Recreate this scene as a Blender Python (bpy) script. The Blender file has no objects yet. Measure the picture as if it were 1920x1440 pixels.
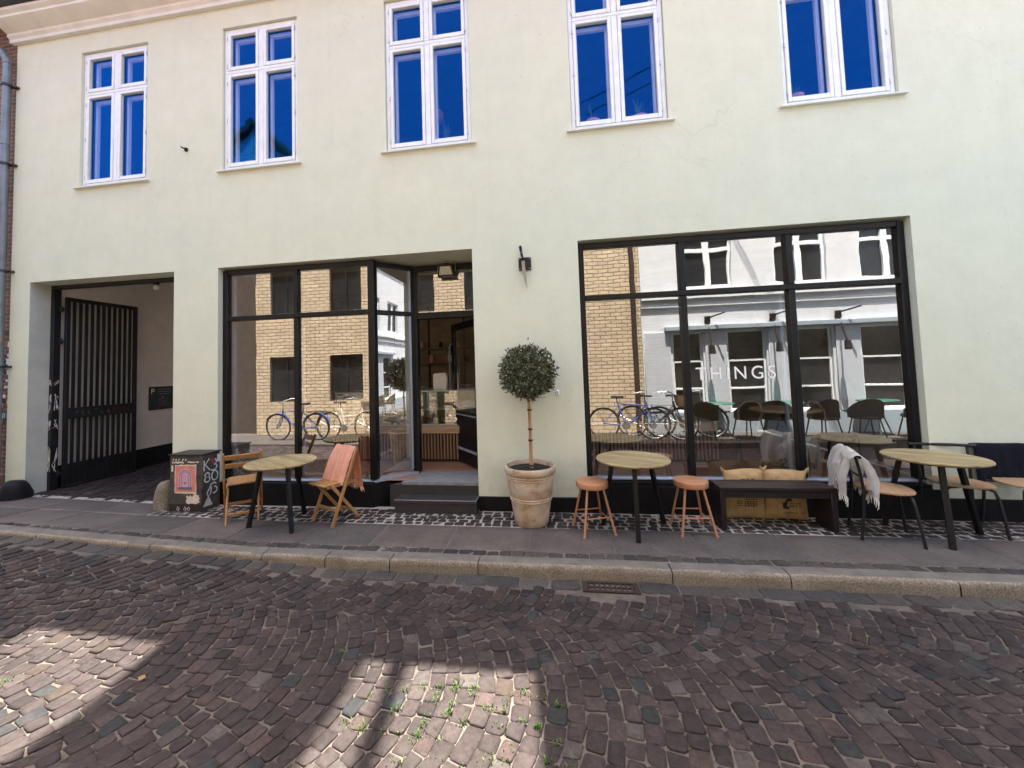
import bpy, bmesh, math, random
import numpy as np
from mathutils import Vector, Matrix, noise as mnoise
SC = bpy.context.scene
COL = SC.collection
R = random.Random(7)

# ------------------------------------------------------------------ camera
YAW, PITCH, ROLL = -.139, .0472, -.031
FPX, PCX, PCY = 715.14, 925.9, 658.8          # focal length and principal point for a 1920 px wide frame
CAM = Vector((0, -4.5305, 1.6599))
fw = Vector((math.sin(YAW)*math.cos(PITCH), math.cos(YAW)*math.cos(PITCH), math.sin(PITCH)))
rt = Vector((math.cos(YAW), -math.sin(YAW), 0))
up = rt.cross(fw)
r2 = rt*math.cos(ROLL) + up*math.sin(ROLL)
u2 = up*math.cos(ROLL) - rt*math.sin(ROLL)
cd = bpy.data.cameras.new('camera'); cam = bpy.data.objects.new('camera', cd); COL.objects.link(cam)
m3 = Matrix((r2, u2, -fw)).transposed()
cam.matrix_world = Matrix.Translation(CAM) @ m3.to_4x4()
cd.sensor_fit = 'HORIZONTAL'; cd.sensor_width = 36; cd.lens = FPX/1920*36
cd.shift_x = (960-PCX)/1920; cd.shift_y = -(720-PCY)/1920
cd.clip_start = .05; cd.clip_end = 500
SC.camera = cam

# ------------------------------------------------------------------ sky, sun, exposure
SUN = Vector((-.12, 1, 3.95)).normalized()     # towards the sun: high, over the roof of the shop building
elev = math.asin(SUN.z); azim = math.atan2(SUN.x, SUN.y)
W = bpy.data.worlds.new('World'); SC.world = W; W.use_nodes = True
nt = W.node_tree; nt.nodes.clear()
sky = nt.nodes.new('ShaderNodeTexSky'); sky.sky_type = 'NISHITA'; sky.sun_disc = False
sky.sun_elevation = elev; sky.sun_rotation = azim; sky.air_density = 1.0; sky.dust_density = 5.0; sky.ozone_density = .2
bg = nt.nodes.new('ShaderNodeBackground'); bg.inputs['Strength'].default_value = .085
wo = nt.nodes.new('ShaderNodeOutputWorld')
nt.links.new(sky.outputs[0], bg.inputs['Color']); nt.links.new(bg.outputs[0], wo.inputs['Surface'])
ld = bpy.data.lights.new('sun', 'SUN'); ld.energy = 3.3; ld.angle = math.radians(.5); ld.color = (1, .91, .78)
sun = bpy.data.objects.new('sun', ld); COL.objects.link(sun)
sun.rotation_euler = (-SUN).to_track_quat('-Z', 'Y').to_euler()
SC.view_settings.view_transform = 'Standard'; SC.view_settings.look = 'None'
SC.view_settings.exposure = 3.18; SC.view_settings.gamma = 1
SC.cycles.use_denoising = True
SC.cycles.max_bounces = 10; SC.cycles.diffuse_bounces = 5; SC.cycles.glossy_bounces = 5; SC.cycles.transparent_max_bounces = 16
SC.cycles.caustics_reflective = False; SC.cycles.caustics_refractive = False
SC.cycles.sample_clamp_indirect = 6

# ------------------------------------------------------------------ materials
MATS = {}
class NT:
    def __init__(s, name):
        s.m = bpy.data.materials.new(name); s.m.use_nodes = True
        s.t = s.m.node_tree; s.t.nodes.clear()
        s.out = s.n('OutputMaterial')
    def n(s, kind, **kw):
        nd = s.t.nodes.new('ShaderNode'+kind)
        for k, v in kw.items(): setattr(nd, k, v)
        return nd
    def l(s, a, b): s.t.links.new(a, b)
    def bsdf(s, rough=.6, metal=0., spec=.4):
        b = s.n('BsdfPrincipled'); b.inputs['Roughness'].default_value = rough; b.inputs['Metallic'].default_value = metal
        b.inputs['Specular IOR Level'].default_value = spec
        s.l(b.outputs[0], s.out.inputs[0]); s.b = b; return b
    def coord(s, which='Object', scale=(1, 1, 1)):
        tc = s.n('TexCoord'); mp = s.n('Mapping'); mp.inputs['Scale'].default_value = scale
        s.l(tc.outputs[which], mp.inputs[0]); return mp.outputs[0]
    def noise(s, co, scale, detail=4, rough=.6):
        nd = s.n('TexNoise'); nd.inputs['Scale'].default_value = scale; nd.inputs['Detail'].default_value = detail
        nd.inputs['Roughness'].default_value = rough; s.l(co, nd.inputs['Vector']); return nd.outputs[0]
    def ramp(s, fac, stops):
        r = s.n('ValToRGB'); e = r.color_ramp.elements
        while len(e) < len(stops): e.new(.5)
        for el, (p, c) in zip(e, stops):
            el.position = p; el.color = tuple(c)+(1,) if len(c) == 3 else c
        s.l(fac, r.inputs[0]); return r.outputs[0]
    def mix(s, fac, a, b, blend='MIX'):
        m = s.n('Mix', data_type='RGBA', blend_type=blend)
        for v, i in ((fac, 0), (a, 6), (b, 7)):
            if hasattr(v, 'is_output'): s.l(v, m.inputs[i])
            elif i == 0: m.inputs[0].default_value = v
            else: m.inputs[i].default_value = tuple(v)+(1,)
        return m.outputs[2]
    def bump(s, h, strength=.3, dist=.01, prev=None):
        b = s.n('Bump'); b.inputs['Strength'].default_value = strength; b.inputs['Distance'].default_value = dist
        s.l(h, b.inputs['Height'])
        if prev is not None: s.l(prev, b.inputs['Normal'])
        return b.outputs[0]

def var_mat(name, c, rough=.6, metal=0., scale=6, amt=.25, bscale=80, bstr=.15, bdist=.004, spec=.4, stretch=(1, 1, 1)):
    """a real-world colour with uneven wear and a fine surface grain"""
    if name in MATS: return MATS[name]
    k = NT(name); k.bsdf(rough, metal, spec); co = k.coord('Object', stretch)
    n1 = k.noise(co, scale, 5, .65)
    lo = tuple(v*(1-amt) for v in c); hi = tuple(min(1, v*(1+amt)) for v in c)
    k.l(k.ramp(n1, [(.28, lo), (.72, hi)]), k.b.inputs['Base Color'])
    n2 = k.noise(co, bscale, 3, .6)
    k.l(k.bump(n2, bstr, bdist), k.b.inputs['Normal'])
    rr = k.n('MapRange'); rr.inputs[3].default_value = max(.02, rough-.12); rr.inputs[4].default_value = min(1, rough+.12)
    k.l(n1, rr.inputs[0]); k.l(rr.outputs[0], k.b.inputs['Roughness'])
    MATS[name] = k.m; return k.m

def plaster_mat():
    k = NT('pale_green_plaster'); k.bsdf(.85, 0, .2); co = k.coord()
    base = k.ramp(k.noise(co, .45, 4, .6), [(.3, (.625, .658, .545)), (.5, (.648, .672, .548)), (.7, (.675, .69, .555))])
    mott = k.ramp(k.noise(co, 3.2, 6, .7), [(.3, (.93, .93, .92)), (.65, (1, 1, 1))])
    c = k.mix(1, base, mott, 'MULTIPLY')
    # hairline cracks and old repairs
    v = k.n('TexVoronoi', feature='DISTANCE_TO_EDGE'); v.inputs['Scale'].default_value = .42
    wob = k.n('VectorMath', operation='ADD'); k.l(co, wob.inputs[0])
    nz = k.n('TexNoise'); nz.inputs['Scale'].default_value = 2.2; k.l(co, nz.inputs[0])
    k.l(nz.outputs[1], wob.inputs[1]); k.l(wob.outputs[0], v.inputs['Vector'])
    crack = k.ramp(v.outputs[0], [(0, (1, 1, 1)), (.0045, (0, 0, 0))])
    gate = k.ramp(k.noise(co, .6, 2), [(.52, (0, 0, 0)), (.6, (1, 1, 1))])
    cr = k.mix(1, crack, gate, 'MULTIPLY')
    cf = k.n('Math', operation='MULTIPLY'); k.l(cr, cf.inputs[0]); cf.inputs[1].default_value = .26
    c = k.mix(cf.outputs[0], c, (.42, .42, .36))
    # rain streaks, stretched down the wall
    co2 = k.coord('Object', (9, 1, .35))
    st = k.ramp(k.noise(co2, 1.0, 3, .6), [(.56, (1, 1, 1)), (.78, (.90, .89, .86))])
    c = k.mix(.28, c, st, 'MULTIPLY')
    pt = k.n('TexVoronoi', feature='F1', distance='CHEBYCHEV'); pt.inputs['Scale'].default_value = .9; k.l(k.coord('Object', (1, 1, .8)), pt.inputs['Vector'])
    sc_ = k.n('SeparateColor'); k.l(pt.outputs['Color'], sc_.inputs[0])
    c = k.mix(1, c, k.ramp(sc_.outputs[0], [(.80, (1, 1, 1)), (.83, (.975, .985, .985))]), 'MULTIPLY')
    spk = k.ramp(k.noise(co, 28, 2, .5), [(.27, (.72, .70, .66)), (.31, (1, 1, 1))])
    c = k.mix(.7, c, spk, 'MULTIPLY')
    # splash dirt low on the wall
    sx = k.n('SeparateXYZ'); tc = k.n('TexCoord'); k.l(tc.outputs['Object'], sx.inputs[0])
    mr = k.n('MapRange'); mr.inputs[1].default_value = .75; mr.inputs[2].default_value = .15; k.l(sx.outputs[2], mr.inputs[0])
    dn = k.ramp(k.noise(co, 5, 6, .75), [(.42, (0, 0, 0)), (.75, (1, 1, 1))])
    df = k.n('Math', operation='MULTIPLY'); k.l(dn, df.inputs[0]); k.l(mr.outputs[0], df.inputs[1])
    df2 = k.n('Math', operation='MULTIPLY'); k.l(df.outputs[0], df2.inputs[0]); df2.inputs[1].default_value = .6
    c = k.mix(df2.outputs[0], c, (.38, .36, .30))
    k.l(c, k.b.inputs['Base Color'])
    b1 = k.bump(k.noise(co, 1.6, 4, .55), .5, .02)
    b2 = k.bump(k.noise(co, 45, 4, .65), .25, .004, b1)
    k.l(b2, k.b.inputs['Normal'])
    return k.m

def brick_mat(name, c1, c2, mortar, scale=1., rot=False, bw=.23, bh=.062, ms=.008):
    k = NT(name); k.bsdf(.85, 0, .2)
    tc = k.n('TexCoord'); sx = k.n('SeparateXYZ'); k.l(tc.outputs['Object'], sx.inputs[0])
    cb = k.n('CombineXYZ'); k.l(sx.outputs[1 if rot else 0], cb.inputs[0]); k.l(sx.outputs[2], cb.inputs[1])
    b = k.n('TexBrick'); b.inputs['Scale'].default_value = 1; b.inputs['Brick Width'].default_value = bw; b.inputs['Row Height'].default_value = bh
    b.inputs['Mortar Size'].default_value = ms; b.inputs['Mortar Smooth'].default_value = .2
    b.inputs['Color1'].default_value = c1+(1,); b.inputs['Color2'].default_value = c2+(1,); b.inputs['Mortar'].default_value = mortar+(1,)
    k.l(cb.outputs[0], b.inputs['Vector'])
    nz = k.ramp(k.noise(tc.outputs['Object'], 2.5, 5), [(.3, (.78, .78, .78)), (.7, (1.08, 1.06, 1.04))])
    k.l(k.mix(1, b.outputs[0], nz, 'MULTIPLY'), k.b.inputs['Base Color'])
    inv = k.n('Math', operation='SUBTRACT'); inv.inputs[0].default_value = 1; k.l(b.outputs[1], inv.inputs[1])
    k.l(k.bump(inv.outputs[0], .6, .01), k.b.inputs['Normal'])
    return k.m

def tint_mat(name, lo, hi, rough=.7, amt=.5, spec=.22, nscale=38, bdist=.006, bstr=.6):
    """stone whose tone comes from a per-stone attribute, with speckle on top"""
    k = NT(name); k.bsdf(rough, 0, spec); co = k.coord()
    at = k.n('Attribute', attribute_name='tint')
    sp = k.noise(co, nscale, 6, .7)
    sp2 = k.noise(co, nscale*6, 3, .6)
    spk = k.ramp(sp, [(.3, (1-amt,)*3), (.7, (1+amt,)*3)])
    c = k.mix(1, at.outputs[0], spk, 'MULTIPLY')
    c = k.mix(1, c, k.ramp(sp2, [(.3, (.8,)*3), (.7, (1.2,)*3)]), 'MULTIPLY')
    dust = k.ramp(k.noise(co, 7, 5, .7), [(.5, (0, 0, 0)), (.75, (1, 1, 1))])
    df = k.n('Math', operation='MULTIPLY'); k.l(dust, df.inputs[0]); df.inputs[1].default_value = .28
    c = k.mix(df.outputs[0], c, hi)
    if name == 'pavement_slabs':
        gv = k.n('TexVoronoi', feature='F1'); gv.inputs['Scale'].default_value = 5.5; k.l(co, gv.inputs['Vector'])
        c = k.mix(1, c, k.ramp(gv.outputs['Distance'], [(.055, (.50, .50, .50)), (.075, (1, 1, 1))]), 'MULTIPLY')
        c = k.mix(1, c, k.ramp(k.noise(co, 1.7, 6, .75), [(.32, (.70, .69, .68)), (.62, (1.1, 1.09, 1.08))]), 'MULTIPLY')
    k.l(c, k.b.inputs['Base Color'])
    rr = k.n('MapRange'); rr.inputs[3].default_value = rough-.18; rr.inputs[4].default_value = rough+.15
    k.l(sp, rr.inputs[0]); k.l(rr.outputs[0], k.b.inputs['Roughness'])
    k.l(k.bump(sp2, bstr*.5, .002, k.bump(sp, bstr, bdist)), k.b.inputs['Normal'])
    return k.m

def wood_mat(name, c, dark=.55, rough=.5, axis='x', scale=1., spec=.35):
    k = NT(name); k.bsdf(rough, 0, spec)
    st = {'x': (1.5, 22, 22), 'y': (22, 1.5, 22), 'z': (22, 22, 1.5)}[axis]
    co = k.coord('Object', tuple(v*scale for v in st))
    n = k.noise(co, 1.6, 6, .7)
    lo = tuple(v*dark for v in c)
    cc = k.ramp(n, [(.3, lo), (.5, c), (.75, tuple(min(1, v*1.25) for v in c))])
    k.l(cc, k.b.inputs['Base Color']); k.l(k.bump(n, .25, .003), k.b.inputs['Normal'])
    return k.m

def table_mat():
    k = NT('weathered_table_wood'); k.bsdf(.55, 0, .35)
    tc = k.n('TexCoord'); mp = k.n('Mapping'); mp.inputs['Rotation'].default_value = (0, 0, math.radians(28))
    k.l(tc.outputs['Object'], mp.inputs[0])
    s1 = k.n('VectorMath', operation='MULTIPLY'); k.l(mp.outputs[0], s1.inputs[0]); s1.inputs[1].default_value = (3, 34, 3)
    n = k.noise(s1.outputs[0], 1.0, 6, .7)
    base = k.ramp(n, [(.25, (.17, .13, .06)), (.5, (.39, .315, .16)), (.75, (.51, .43, .25))])
    # staves of the board
    sx = k.n('SeparateXYZ'); k.l(mp.outputs[0], sx.inputs[0])
    w = k.n('Math', operation='MULTIPLY'); k.l(sx.outputs[1], w.inputs[0]); w.inputs[1].default_value = 11
    fl = k.n('Math', operation='FLOOR'); k.l(w.outputs[0], fl.inputs[0])
    wn = k.n('TexWhiteNoise', noise_dimensions='1D'); k.l(fl.outputs[0], wn.inputs['W'])
    st = k.ramp(wn.outputs[0], [(0, (.72, .70, .66)), (1, (1.1, 1.08, 1.02))])
    base = k.mix(1, base, st, 'MULTIPLY')
    wear = k.ramp(k.noise(mp.outputs[0], 4, 6, .75), [(.45, (0, 0, 0)), (.68, (1, 1, 1))])
    wf = k.n('Math', operation='MULTIPLY'); k.l(wear, wf.inputs[0]); wf.inputs[1].default_value = .4
    base = k.mix(wf.outputs[0], base, (.25, .225, .165))
    ring = k.ramp(k.noise(s1.outputs[0], .35, 3, .6), [(.55, (1, 1, 1)), (.62, (.62, .58, .50)), (.70, (1, 1, 1))])
    base = k.mix(.8, base, ring, 'MULTIPLY')
    k.l(base, k.b.inputs['Base Color']); k.l(k.bump(n, .3, .003), k.b.inputs['Normal'])
    return k.m

def glass_mat(name, refl, tint=(1, 1, 1), wav=.0, rough=.0, wscale=1.3, gloss_tint=(1, 1, 1)):
    k = NT(name)
    tr = k.n('BsdfTransparent'); tr.inputs[0].default_value = tint+(1,)
    gl = k.n('BsdfGlossy'); gl.inputs['Roughness'].default_value = rough; gl.inputs['Color'].default_value = gloss_tint+(1,)
    lw = k.n('LayerWeight'); lw.inputs['Blend'].default_value = .5
    pw = k.n('Math', operation='POWER'); k.l(lw.outputs['Facing'], pw.inputs[0]); pw.inputs[1].default_value = 4
    ma = k.n('Math', operation='MULTIPLY_ADD'); k.l(pw.outputs[0], ma.inputs[0]); ma.inputs[1].default_value = 1-refl; ma.inputs[2].default_value = refl
    if wav:
        co = k.coord('Object')
        k.l(k.bump(k.noise(co, wscale, 1.5, .5), 1.0, wav), gl.inputs['Normal'])
    mx = k.n('MixShader'); k.l(ma.outputs[0], mx.inputs[0]); k.l(tr.outputs[0], mx.inputs[1]); k.l(gl.outputs[0], mx.inputs[2])
    k.l(mx.outputs[0], k.out.inputs[0])
    return k.m

M = {}
M['plaster'] = plaster_mat()
M['cornice'] = var_mat('cream_cornice_paint', (.70, .715, .69), .75, scale=3, amt=.1, bscale=60)
M['white'] = var_mat('white_window_paint', (.73, .77, .81), .45, scale=9, amt=.07, bscale=50, bstr=.1)
M['black'] = var_mat('black_frame_paint', (.009, .0085, .0095), .4, scale=7, amt=.35, bscale=60, bstr=.12, spec=.22)
M['plinth'] = var_mat('black_plinth_paint', (.007, .0065, .0075), .6, scale=5, amt=.5, bscale=35, bstr=.4, bdist=.006, spec=.15)
M['sill'] = var_mat('grey_zinc_sill', (.34, .38, .46), .4, .3, scale=5, amt=.12)
M['glass'] = glass_mat('shop_window_glass', .35, (.93, .95, .93), .0009, 0, 1.5)
M['glass_wavy'] = glass_mat('old_wavy_glass', .40, (.9, .92, .9), .0016, 0, 2.2)
M['glass_up'] = glass_mat('upper_window_glass', .15, (.85, .88, .95), .0026, 0, 2.0, (.010, .22, .80))  # deep blue of the reflected sky is put into the gloss colour
M['glass_in'] = glass_mat('display_case_glass', .24, (.96, .98, .97))
M['passage'] = var_mat('passage_render', (.72, .68, .645), .9, scale=1.6, amt=.16, bscale=30, bstr=.35, bdist=.006)
M['reveal'] = var_mat('grey_reveal_render', (.46, .47, .43), .9, scale=5, amt=.12, bscale=40, bstr=.35, bdist=.006)
M['steel'] = var_mat('black_gate_steel', (.014, .014, .016), .45, .2, scale=8, amt=.4, bscale=60)
M['stone_step'] = var_mat('grey_step_stone', (.20, .20, .20), .7, scale=10, amt=.25, bscale=120, bstr=.3)
M['step_riser'] = var_mat('dark_step_riser', (.03, .027, .028), .6, scale=8, amt=.3)
M['tile'] = var_mat('roof_tile', (.17, .08, .055), .8, scale=10, amt=.25)
M['gutter'] = var_mat('dark_zinc_gutter', (.05, .055, .06), .45, .6, scale=6)
M['zinc'] = var_mat('zinc_drainpipe', (.17, .19, .21), .45, .6, scale=5, amt=.25)
M['brick_red'] = brick_mat('red_brown_brick', (.23, .10, .065), (.15, .075, .055), (.25, .22, .19))
M['brick_yellow'] = brick_mat('yellow_brick', (.62, .525, .385), (.54, .44, .315), (.25, .205, .155), bw=.30, bh=.105, ms=.016)
M['brick_in'] = brick_mat('shop_wall_brick', (.36, .28, .185), (.28, .21, .135), (.30, .255, .19))
M['floor'] = wood_mat('reddish_floor_boards', (.34, .17, .10), .6, .45)
M['inside'] = var_mat('shop_wall_paint', (.38, .335, .275), .9, scale=2)
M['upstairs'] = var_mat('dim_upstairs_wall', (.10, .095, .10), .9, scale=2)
M['slat'] = wood_mat('counter_slat_wood', (.26, .15, .095), .55, .55, 'z')
M['oak'] = wood_mat('counter_oak', (.46, .31, .19), .7, .5, 'x')
M['dark'] = var_mat('dark_backing', (.02, .018, .017), .8)
M['table'] = table_mat()
M['teak'] = wood_mat('teak_folding_chair', (.36, .195, .075), .6, .45, 'z')
M['teak_x'] = wood_mat('teak_folding_chair_slats', (.34, .18, .07), .6, .45, 'x')
M['copper'] = var_mat('copper_stool_paint', (.42, .20, .105), .42, .15, scale=8, amt=.14, spec=.5)
M['bench'] = wood_mat('dark_stained_bench', (.017, .010, .0105), .6, .45, 'x', spec=.35)
M['seatwood'] = wood_mat('beech_plywood', (.36, .23, .13), .75, .42, 'x')
M['jute'] = var_mat('jute_sack', (.40, .275, .14), .95, scale=12, amt=.2, bscale=260, bstr=.7, bdist=.004, spec=.1)
M['ink'] = var_mat('sack_ink', (.035, .026, .018), .95, scale=40, amt=.5)
M['terra'] = None
M['soil'] = var_mat('potting_soil', (.020, .015, .012), .95, scale=30, amt=.5, bscale=60, bstr=1, bdist=.02)
M['bark'] = wood_mat('pale_bark', (.40, .26, .15), .5, .7, 'z')
M['tie'] = var_mat('dark_tie', (.03, .025, .02), .8)
M['peach'] = var_mat('peach_wool', (.90, .53, .39), .95, scale=20, amt=.1, bscale=200, bstr=.6, bdist=.004, spec=.1)
M['cream'] = var_mat('off_white_wool', (.80, .76, .70), .95, scale=14, amt=.12, bscale=180, bstr=.7, bdist=.005, spec=.1)
M['navy'] = var_mat('dark_navy_wool', (.022, .024, .036), .95, scale=14, amt=.25, bscale=160, bstr=.6, bdist=.004, spec=.1)
M['granite'] = None
M['asphalt'] = None
M['kerb_top'] = var_mat('worn_kerb_top', (.125, .115, .105), .8, scale=7, amt=.3, bscale=110, bstr=.4, bdist=.004, spec=.25)
M['grey_metal'] = var_mat('grey_cast_metal', (.20, .20, .20), .5, .4, scale=10)
M['rust'] = var_mat('rusty_iron', (.035, .024, .020), .8, .3, scale=30, amt=.4)
M['blade'] = var_mat('brushed_blade', (.30, .31, .29), .35, .8, scale=20, amt=.1)
M['lettering'] = var_mat('white_lettering', (.90, .90, .90), .6, amt=.02)
M['pink'] = var_mat('dusty_pink_glaze', (.50, .24, .24), .5, scale=10, amt=.15)
M['green_leaf'] = var_mat('indoor_leaf', (.05, .10, .05), .6, scale=20, amt=.4)
M['orb'] = var_mat('amber_glass_orb', (.45, .24, .13), .25, scale=6, amt=.2)
M['white_render'] = var_mat('white_painted_render', (.60, .63, .68), .8, scale=2, amt=.07, bscale=30)
M['pier'] = var_mat('blue_white_pier_paint', (.44, .475, .535), .8, scale=2, amt=.06)
M['bluegrey'] = var_mat('blue_grey_plinth_paint', (.28, .34, .40), .7, scale=3, amt=.1)
M['darkpane'] = var_mat('dark_window_glass', (.02, .022, .025), .06, 0, scale=3, amt=.3, bstr=0, spec=.5)
M['opp_pave'] = var_mat('far_pavement_stone', (.055, .05, .048), .85, scale=5, amt=.2, bscale=60)
M['green_paint'] = var_mat('green_cafe_metal', (.02, .10, .07), .45)
M['rubber'] = var_mat('black_rubber', (.008, .008, .009), .8)
M['chrome'] = var_mat('dull_chrome', (.55, .55, .55), .25, .9, amt=.1)
M['bike_blue'] = var_mat('blue_bicycle_paint', (.05, .08, .30), .35)
M['bike_black'] = var_mat('black_bicycle_paint', (.025, .024, .026), .35)
M['bike_cream'] = var_mat('cream_bicycle_paint', (.55, .50, .40), .35)
M['wicker'] = var_mat('wicker', (.22, .14, .08), .9, scale=40, amt=.4)
M['redbrick_paint'] = var_mat('red_painted_brick', (.38, .09, .06), .8, scale=8, amt=.2)

def terracotta():
    k = NT('weathered_terracotta'); k.bsdf(.9, 0, .2); co = k.coord()
    n = k.noise(co, 5, 6, .7)
    c = k.ramp(n, [(.3, (.26, .15, .10)), (.45, (.44, .325, .225)), (.6, (.52, .43, .325)), (.78, (.58, .51, .42))])
    c2 = k.ramp(k.noise(k.coord('Object', (1, 1, 2.2)), 8, 5, .7), [(.56, (1, 1, 1)), (.72, (.50, .40, .33))])
    k.l(k.mix(.8, c, c2, 'MULTIPLY'), k.b.inputs['Base Color'])
    k.l(k.bump(k.noise(co, 60, 4, .6), .35, .004), k.b.inputs['Normal']); return k.m
M['terra'] = terracotta()
def granite():
    k = NT('speckled_granite_kerb'); k.bsdf(.75, 0, .35); co = k.coord()
    a = k.ramp(k.noise(co, 95, 4, .8), [(.33, (.06, .054, .047)), (.47, (.19, .165, .132)), (.62, (.33, .29, .235))])
    b = k.ramp(k.noise(co, 3, 5, .7), [(.3, (.62, .58, .52)), (.7, (1.05, 1.02, .98))])
    k.l(k.mix(1, a, b, 'MULTIPLY'), k.b.inputs['Base Color'])
    k.l(k.bump(k.noise(co, 70, 5, .7), .5, .005), k.b.inputs['Normal']); return k.m
M['granite'] = granite()
M['sett'] = tint_mat('granite_setts', (.1, .08, .07), (.095, .080, .075), .78)
M['slab'] = tint_mat('pavement_slabs', (.1, .1, .1), (.125, .105, .095), .80, .26, .25, 34, .003, .5)
M['mortar'] = var_mat('pale_joint_mortar', (.33, .30, .275), .95, scale=14, amt=.25, bscale=60, bstr=.5, bdist=.006)
M['slab_joint'] = var_mat('slab_joint_fill', (.14, .125, .112), .95, scale=2.2, amt=.75, bscale=60, bstr=.5)
M['joint'] = var_mat('sandy_joint_fill', (.092, .078, .068), .95, scale=9, amt=.45, bscale=70, bstr=.8, bdist=.01)
def leafmat(name, a, b, rough=.45):
    k = NT(name); k.bsdf(rough, 0, .4)
    at = k.n('Attribute', attribute_name='tint')
    sx = k.n('SeparateColor'); k.l(at.outputs[0], sx.inputs[0])
    k.l(k.mix(sx.outputs[0], a, b), k.b.inputs['Base Color']); return k.m
M['leaf'] = leafmat('bay_leaf', (.036, .048, .024), (.20, .205, .12), .38)
M['weed'] = leafmat('weed_blade', (.04, .095, .02), (.12, .22, .045), .6)

# ------------------------------------------------------------------ mesh helpers
def rotz(a): return Matrix.Rotation(a, 4, 'Z')
class MB:
    """collects shapes; build() links them as ONE mesh object"""
    def __init__(s): s.bm = bmesh.new(); s.mi = 0
    def _mark(s, fs):
        for f in fs: f.material_index = s.mi
    def box(s, c, d, bev=0., mat=None, seg=1):
        r = bmesh.ops.create_cube(s.bm, size=1.0)
        vs = r['verts']; T = Matrix.Translation(Vector(c))
        if mat is not None: T = T @ mat
        bmesh.ops.transform(s.bm, matrix=T @ Matrix.Diagonal(Vector(tuple(d)+(1,))), verts=vs)
        fs = list({f for v in vs for f in v.link_faces})
        if bev > 0:
            es = list({e for v in vs for e in v.link_edges})
            rb = bmesh.ops.bevel(s.bm, geom=es, offset=min(bev, min(d)*.45), segments=seg, profile=.6, affect='EDGES')
            fs = list({f for f in fs if f.is_valid} | set(rb['faces']))
        s._mark(fs); return s
    def bx(s, x0, x1, y0, y1, z0, z1, bev=0.):
        return s.box(((x0+x1)/2, (y0+y1)/2, (z0+z1)/2), (abs(x1-x0), abs(y1-y0), abs(z1-z0)), bev)
    def face(s, pts):
        f = s.bm.faces.new([s.bm.verts.new(p) for p in pts]); f.material_index = s.mi; return f
    def tube(s, pts, r, n=10, cap=True, closed=False):
        pts = [Vector(p) for p in pts]; rs = r if isinstance(r, (list, tuple)) else [r]*len(pts)
        rings = []; prev = None; N = len(pts)
        for i, p in enumerate(pts):
            if closed: t = pts[(i+1) % N]-pts[i-1]
            else: t = (pts[min(i+1, N-1)]-pts[max(i-1, 0)])
            t.normalize()
            if prev is None:
                a = Vector((0, 0, 1)) if abs(t.z) < .9 else Vector((1, 0, 0))
                u = t.cross(a).normalized()
            else:
                u = (prev - t*prev.dot(t)).normalized()
            prev = u; v = t.cross(u)
            rings.append([s.bm.verts.new(p+(u*math.cos(2*math.pi*k/n)+v*math.sin(2*math.pi*k/n))*rs[i]) for k in range(n)])
        for i in range(N if closed else N-1):
            a, b = rings[i], rings[(i+1) % N]
            for k in range(n):
                f = s.bm.faces.new((a[k], a[(k+1) % n], b[(k+1) % n], b[k])); f.material_index = s.mi; f.smooth = True
        if cap and not closed:
            for q in (rings[0][::-1], rings[-1]):
                f = s.bm.faces.new(q); f.material_index = s.mi
        return s
    def lathe(s, prof, c=(0, 0, 0), n=40):
        c = Vector(c); rings = []
        for (r, z) in prof:
            if r < 1e-5: rings.append([s.bm.verts.new(c+Vector((0, 0, z)))])
            else: rings.append([s.bm.verts.new(c+Vector((r*math.cos(2*math.pi*k/n), r*math.sin(2*math.pi*k/n), z))) for k in range(n)])
        for a, b in zip(rings, rings[1:]):
            for k in range(n):
                k2 = (k+1) % n
                if len(a) == 1 and len(b) == 1: continue
                if len(a) == 1: vs = (a[0], b[k2], b[k])
                elif len(b) == 1: vs = (a[k], a[k2], b[0])
                else: vs = (a[k], a[k2], b[k2], b[k])
                f = s.bm.faces.new(vs); f.material_index = s.mi; f.smooth = True
        return s
    def prism(s, pts, off):
        """outline (3D points) swept by the vector off, closed"""
        off = Vector(off); a = [s.bm.verts.new(p) for p in pts]; b = [s.bm.verts.new(Vector(p)+off) for p in pts]
        n = len(a); fs = [s.bm.faces.new(a[::-1]), s.bm.faces.new(b)]
        fs += [s.bm.faces.new((a[i], a[(i+1) % n], b[(i+1) % n], b[i])) for i in range(n)]
        s._mark(fs); return s
    def grid(s, P, smooth=True):
        """P[i][j] points"""
        V = [[s.bm.verts.new(p) for p in row] for row in P]
        for i in range(len(V)-1):
            for j in range(len(V[0])-1):
                f = s.bm.faces.new((V[i][j], V[i+1][j], V[i+1][j+1], V[i][j+1])); f.material_index = s.mi; f.smooth = smooth
        return s
    def wall(s, x0, x1, z0, z1, y, holes):
        """front of a wall with openings, a sheet on the plane y"""
        xs = sorted({x0, x1} | {h[0] for h in holes} | {h[1] for h in holes}); zs = sorted({z0, z1} | {h[2] for h in holes} | {h[3] for h in holes})
        xs = [v for v in xs if x0 <= v <= x1]; zs = [v for v in zs if z0 <= v <= z1]
        V = {}
        def g(i, j):
            if (i, j) not in V: V[i, j] = s.bm.verts.new((xs[i], y, zs[j]))
            return V[i, j]
        for i in range(len(xs)-1):
            for j in range(len(zs)-1):
                cx, cz = (xs[i]+xs[i+1])/2, (zs[j]+zs[j+1])/2
                if any(h[0] < cx < h[1] and h[2] < cz < h[3] for h in holes): continue
                f = s.bm.faces.new((g(i, j), g(i+1, j), g(i+1, j+1), g(i, j+1))); f.material_index = s.mi
        return s
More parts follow.
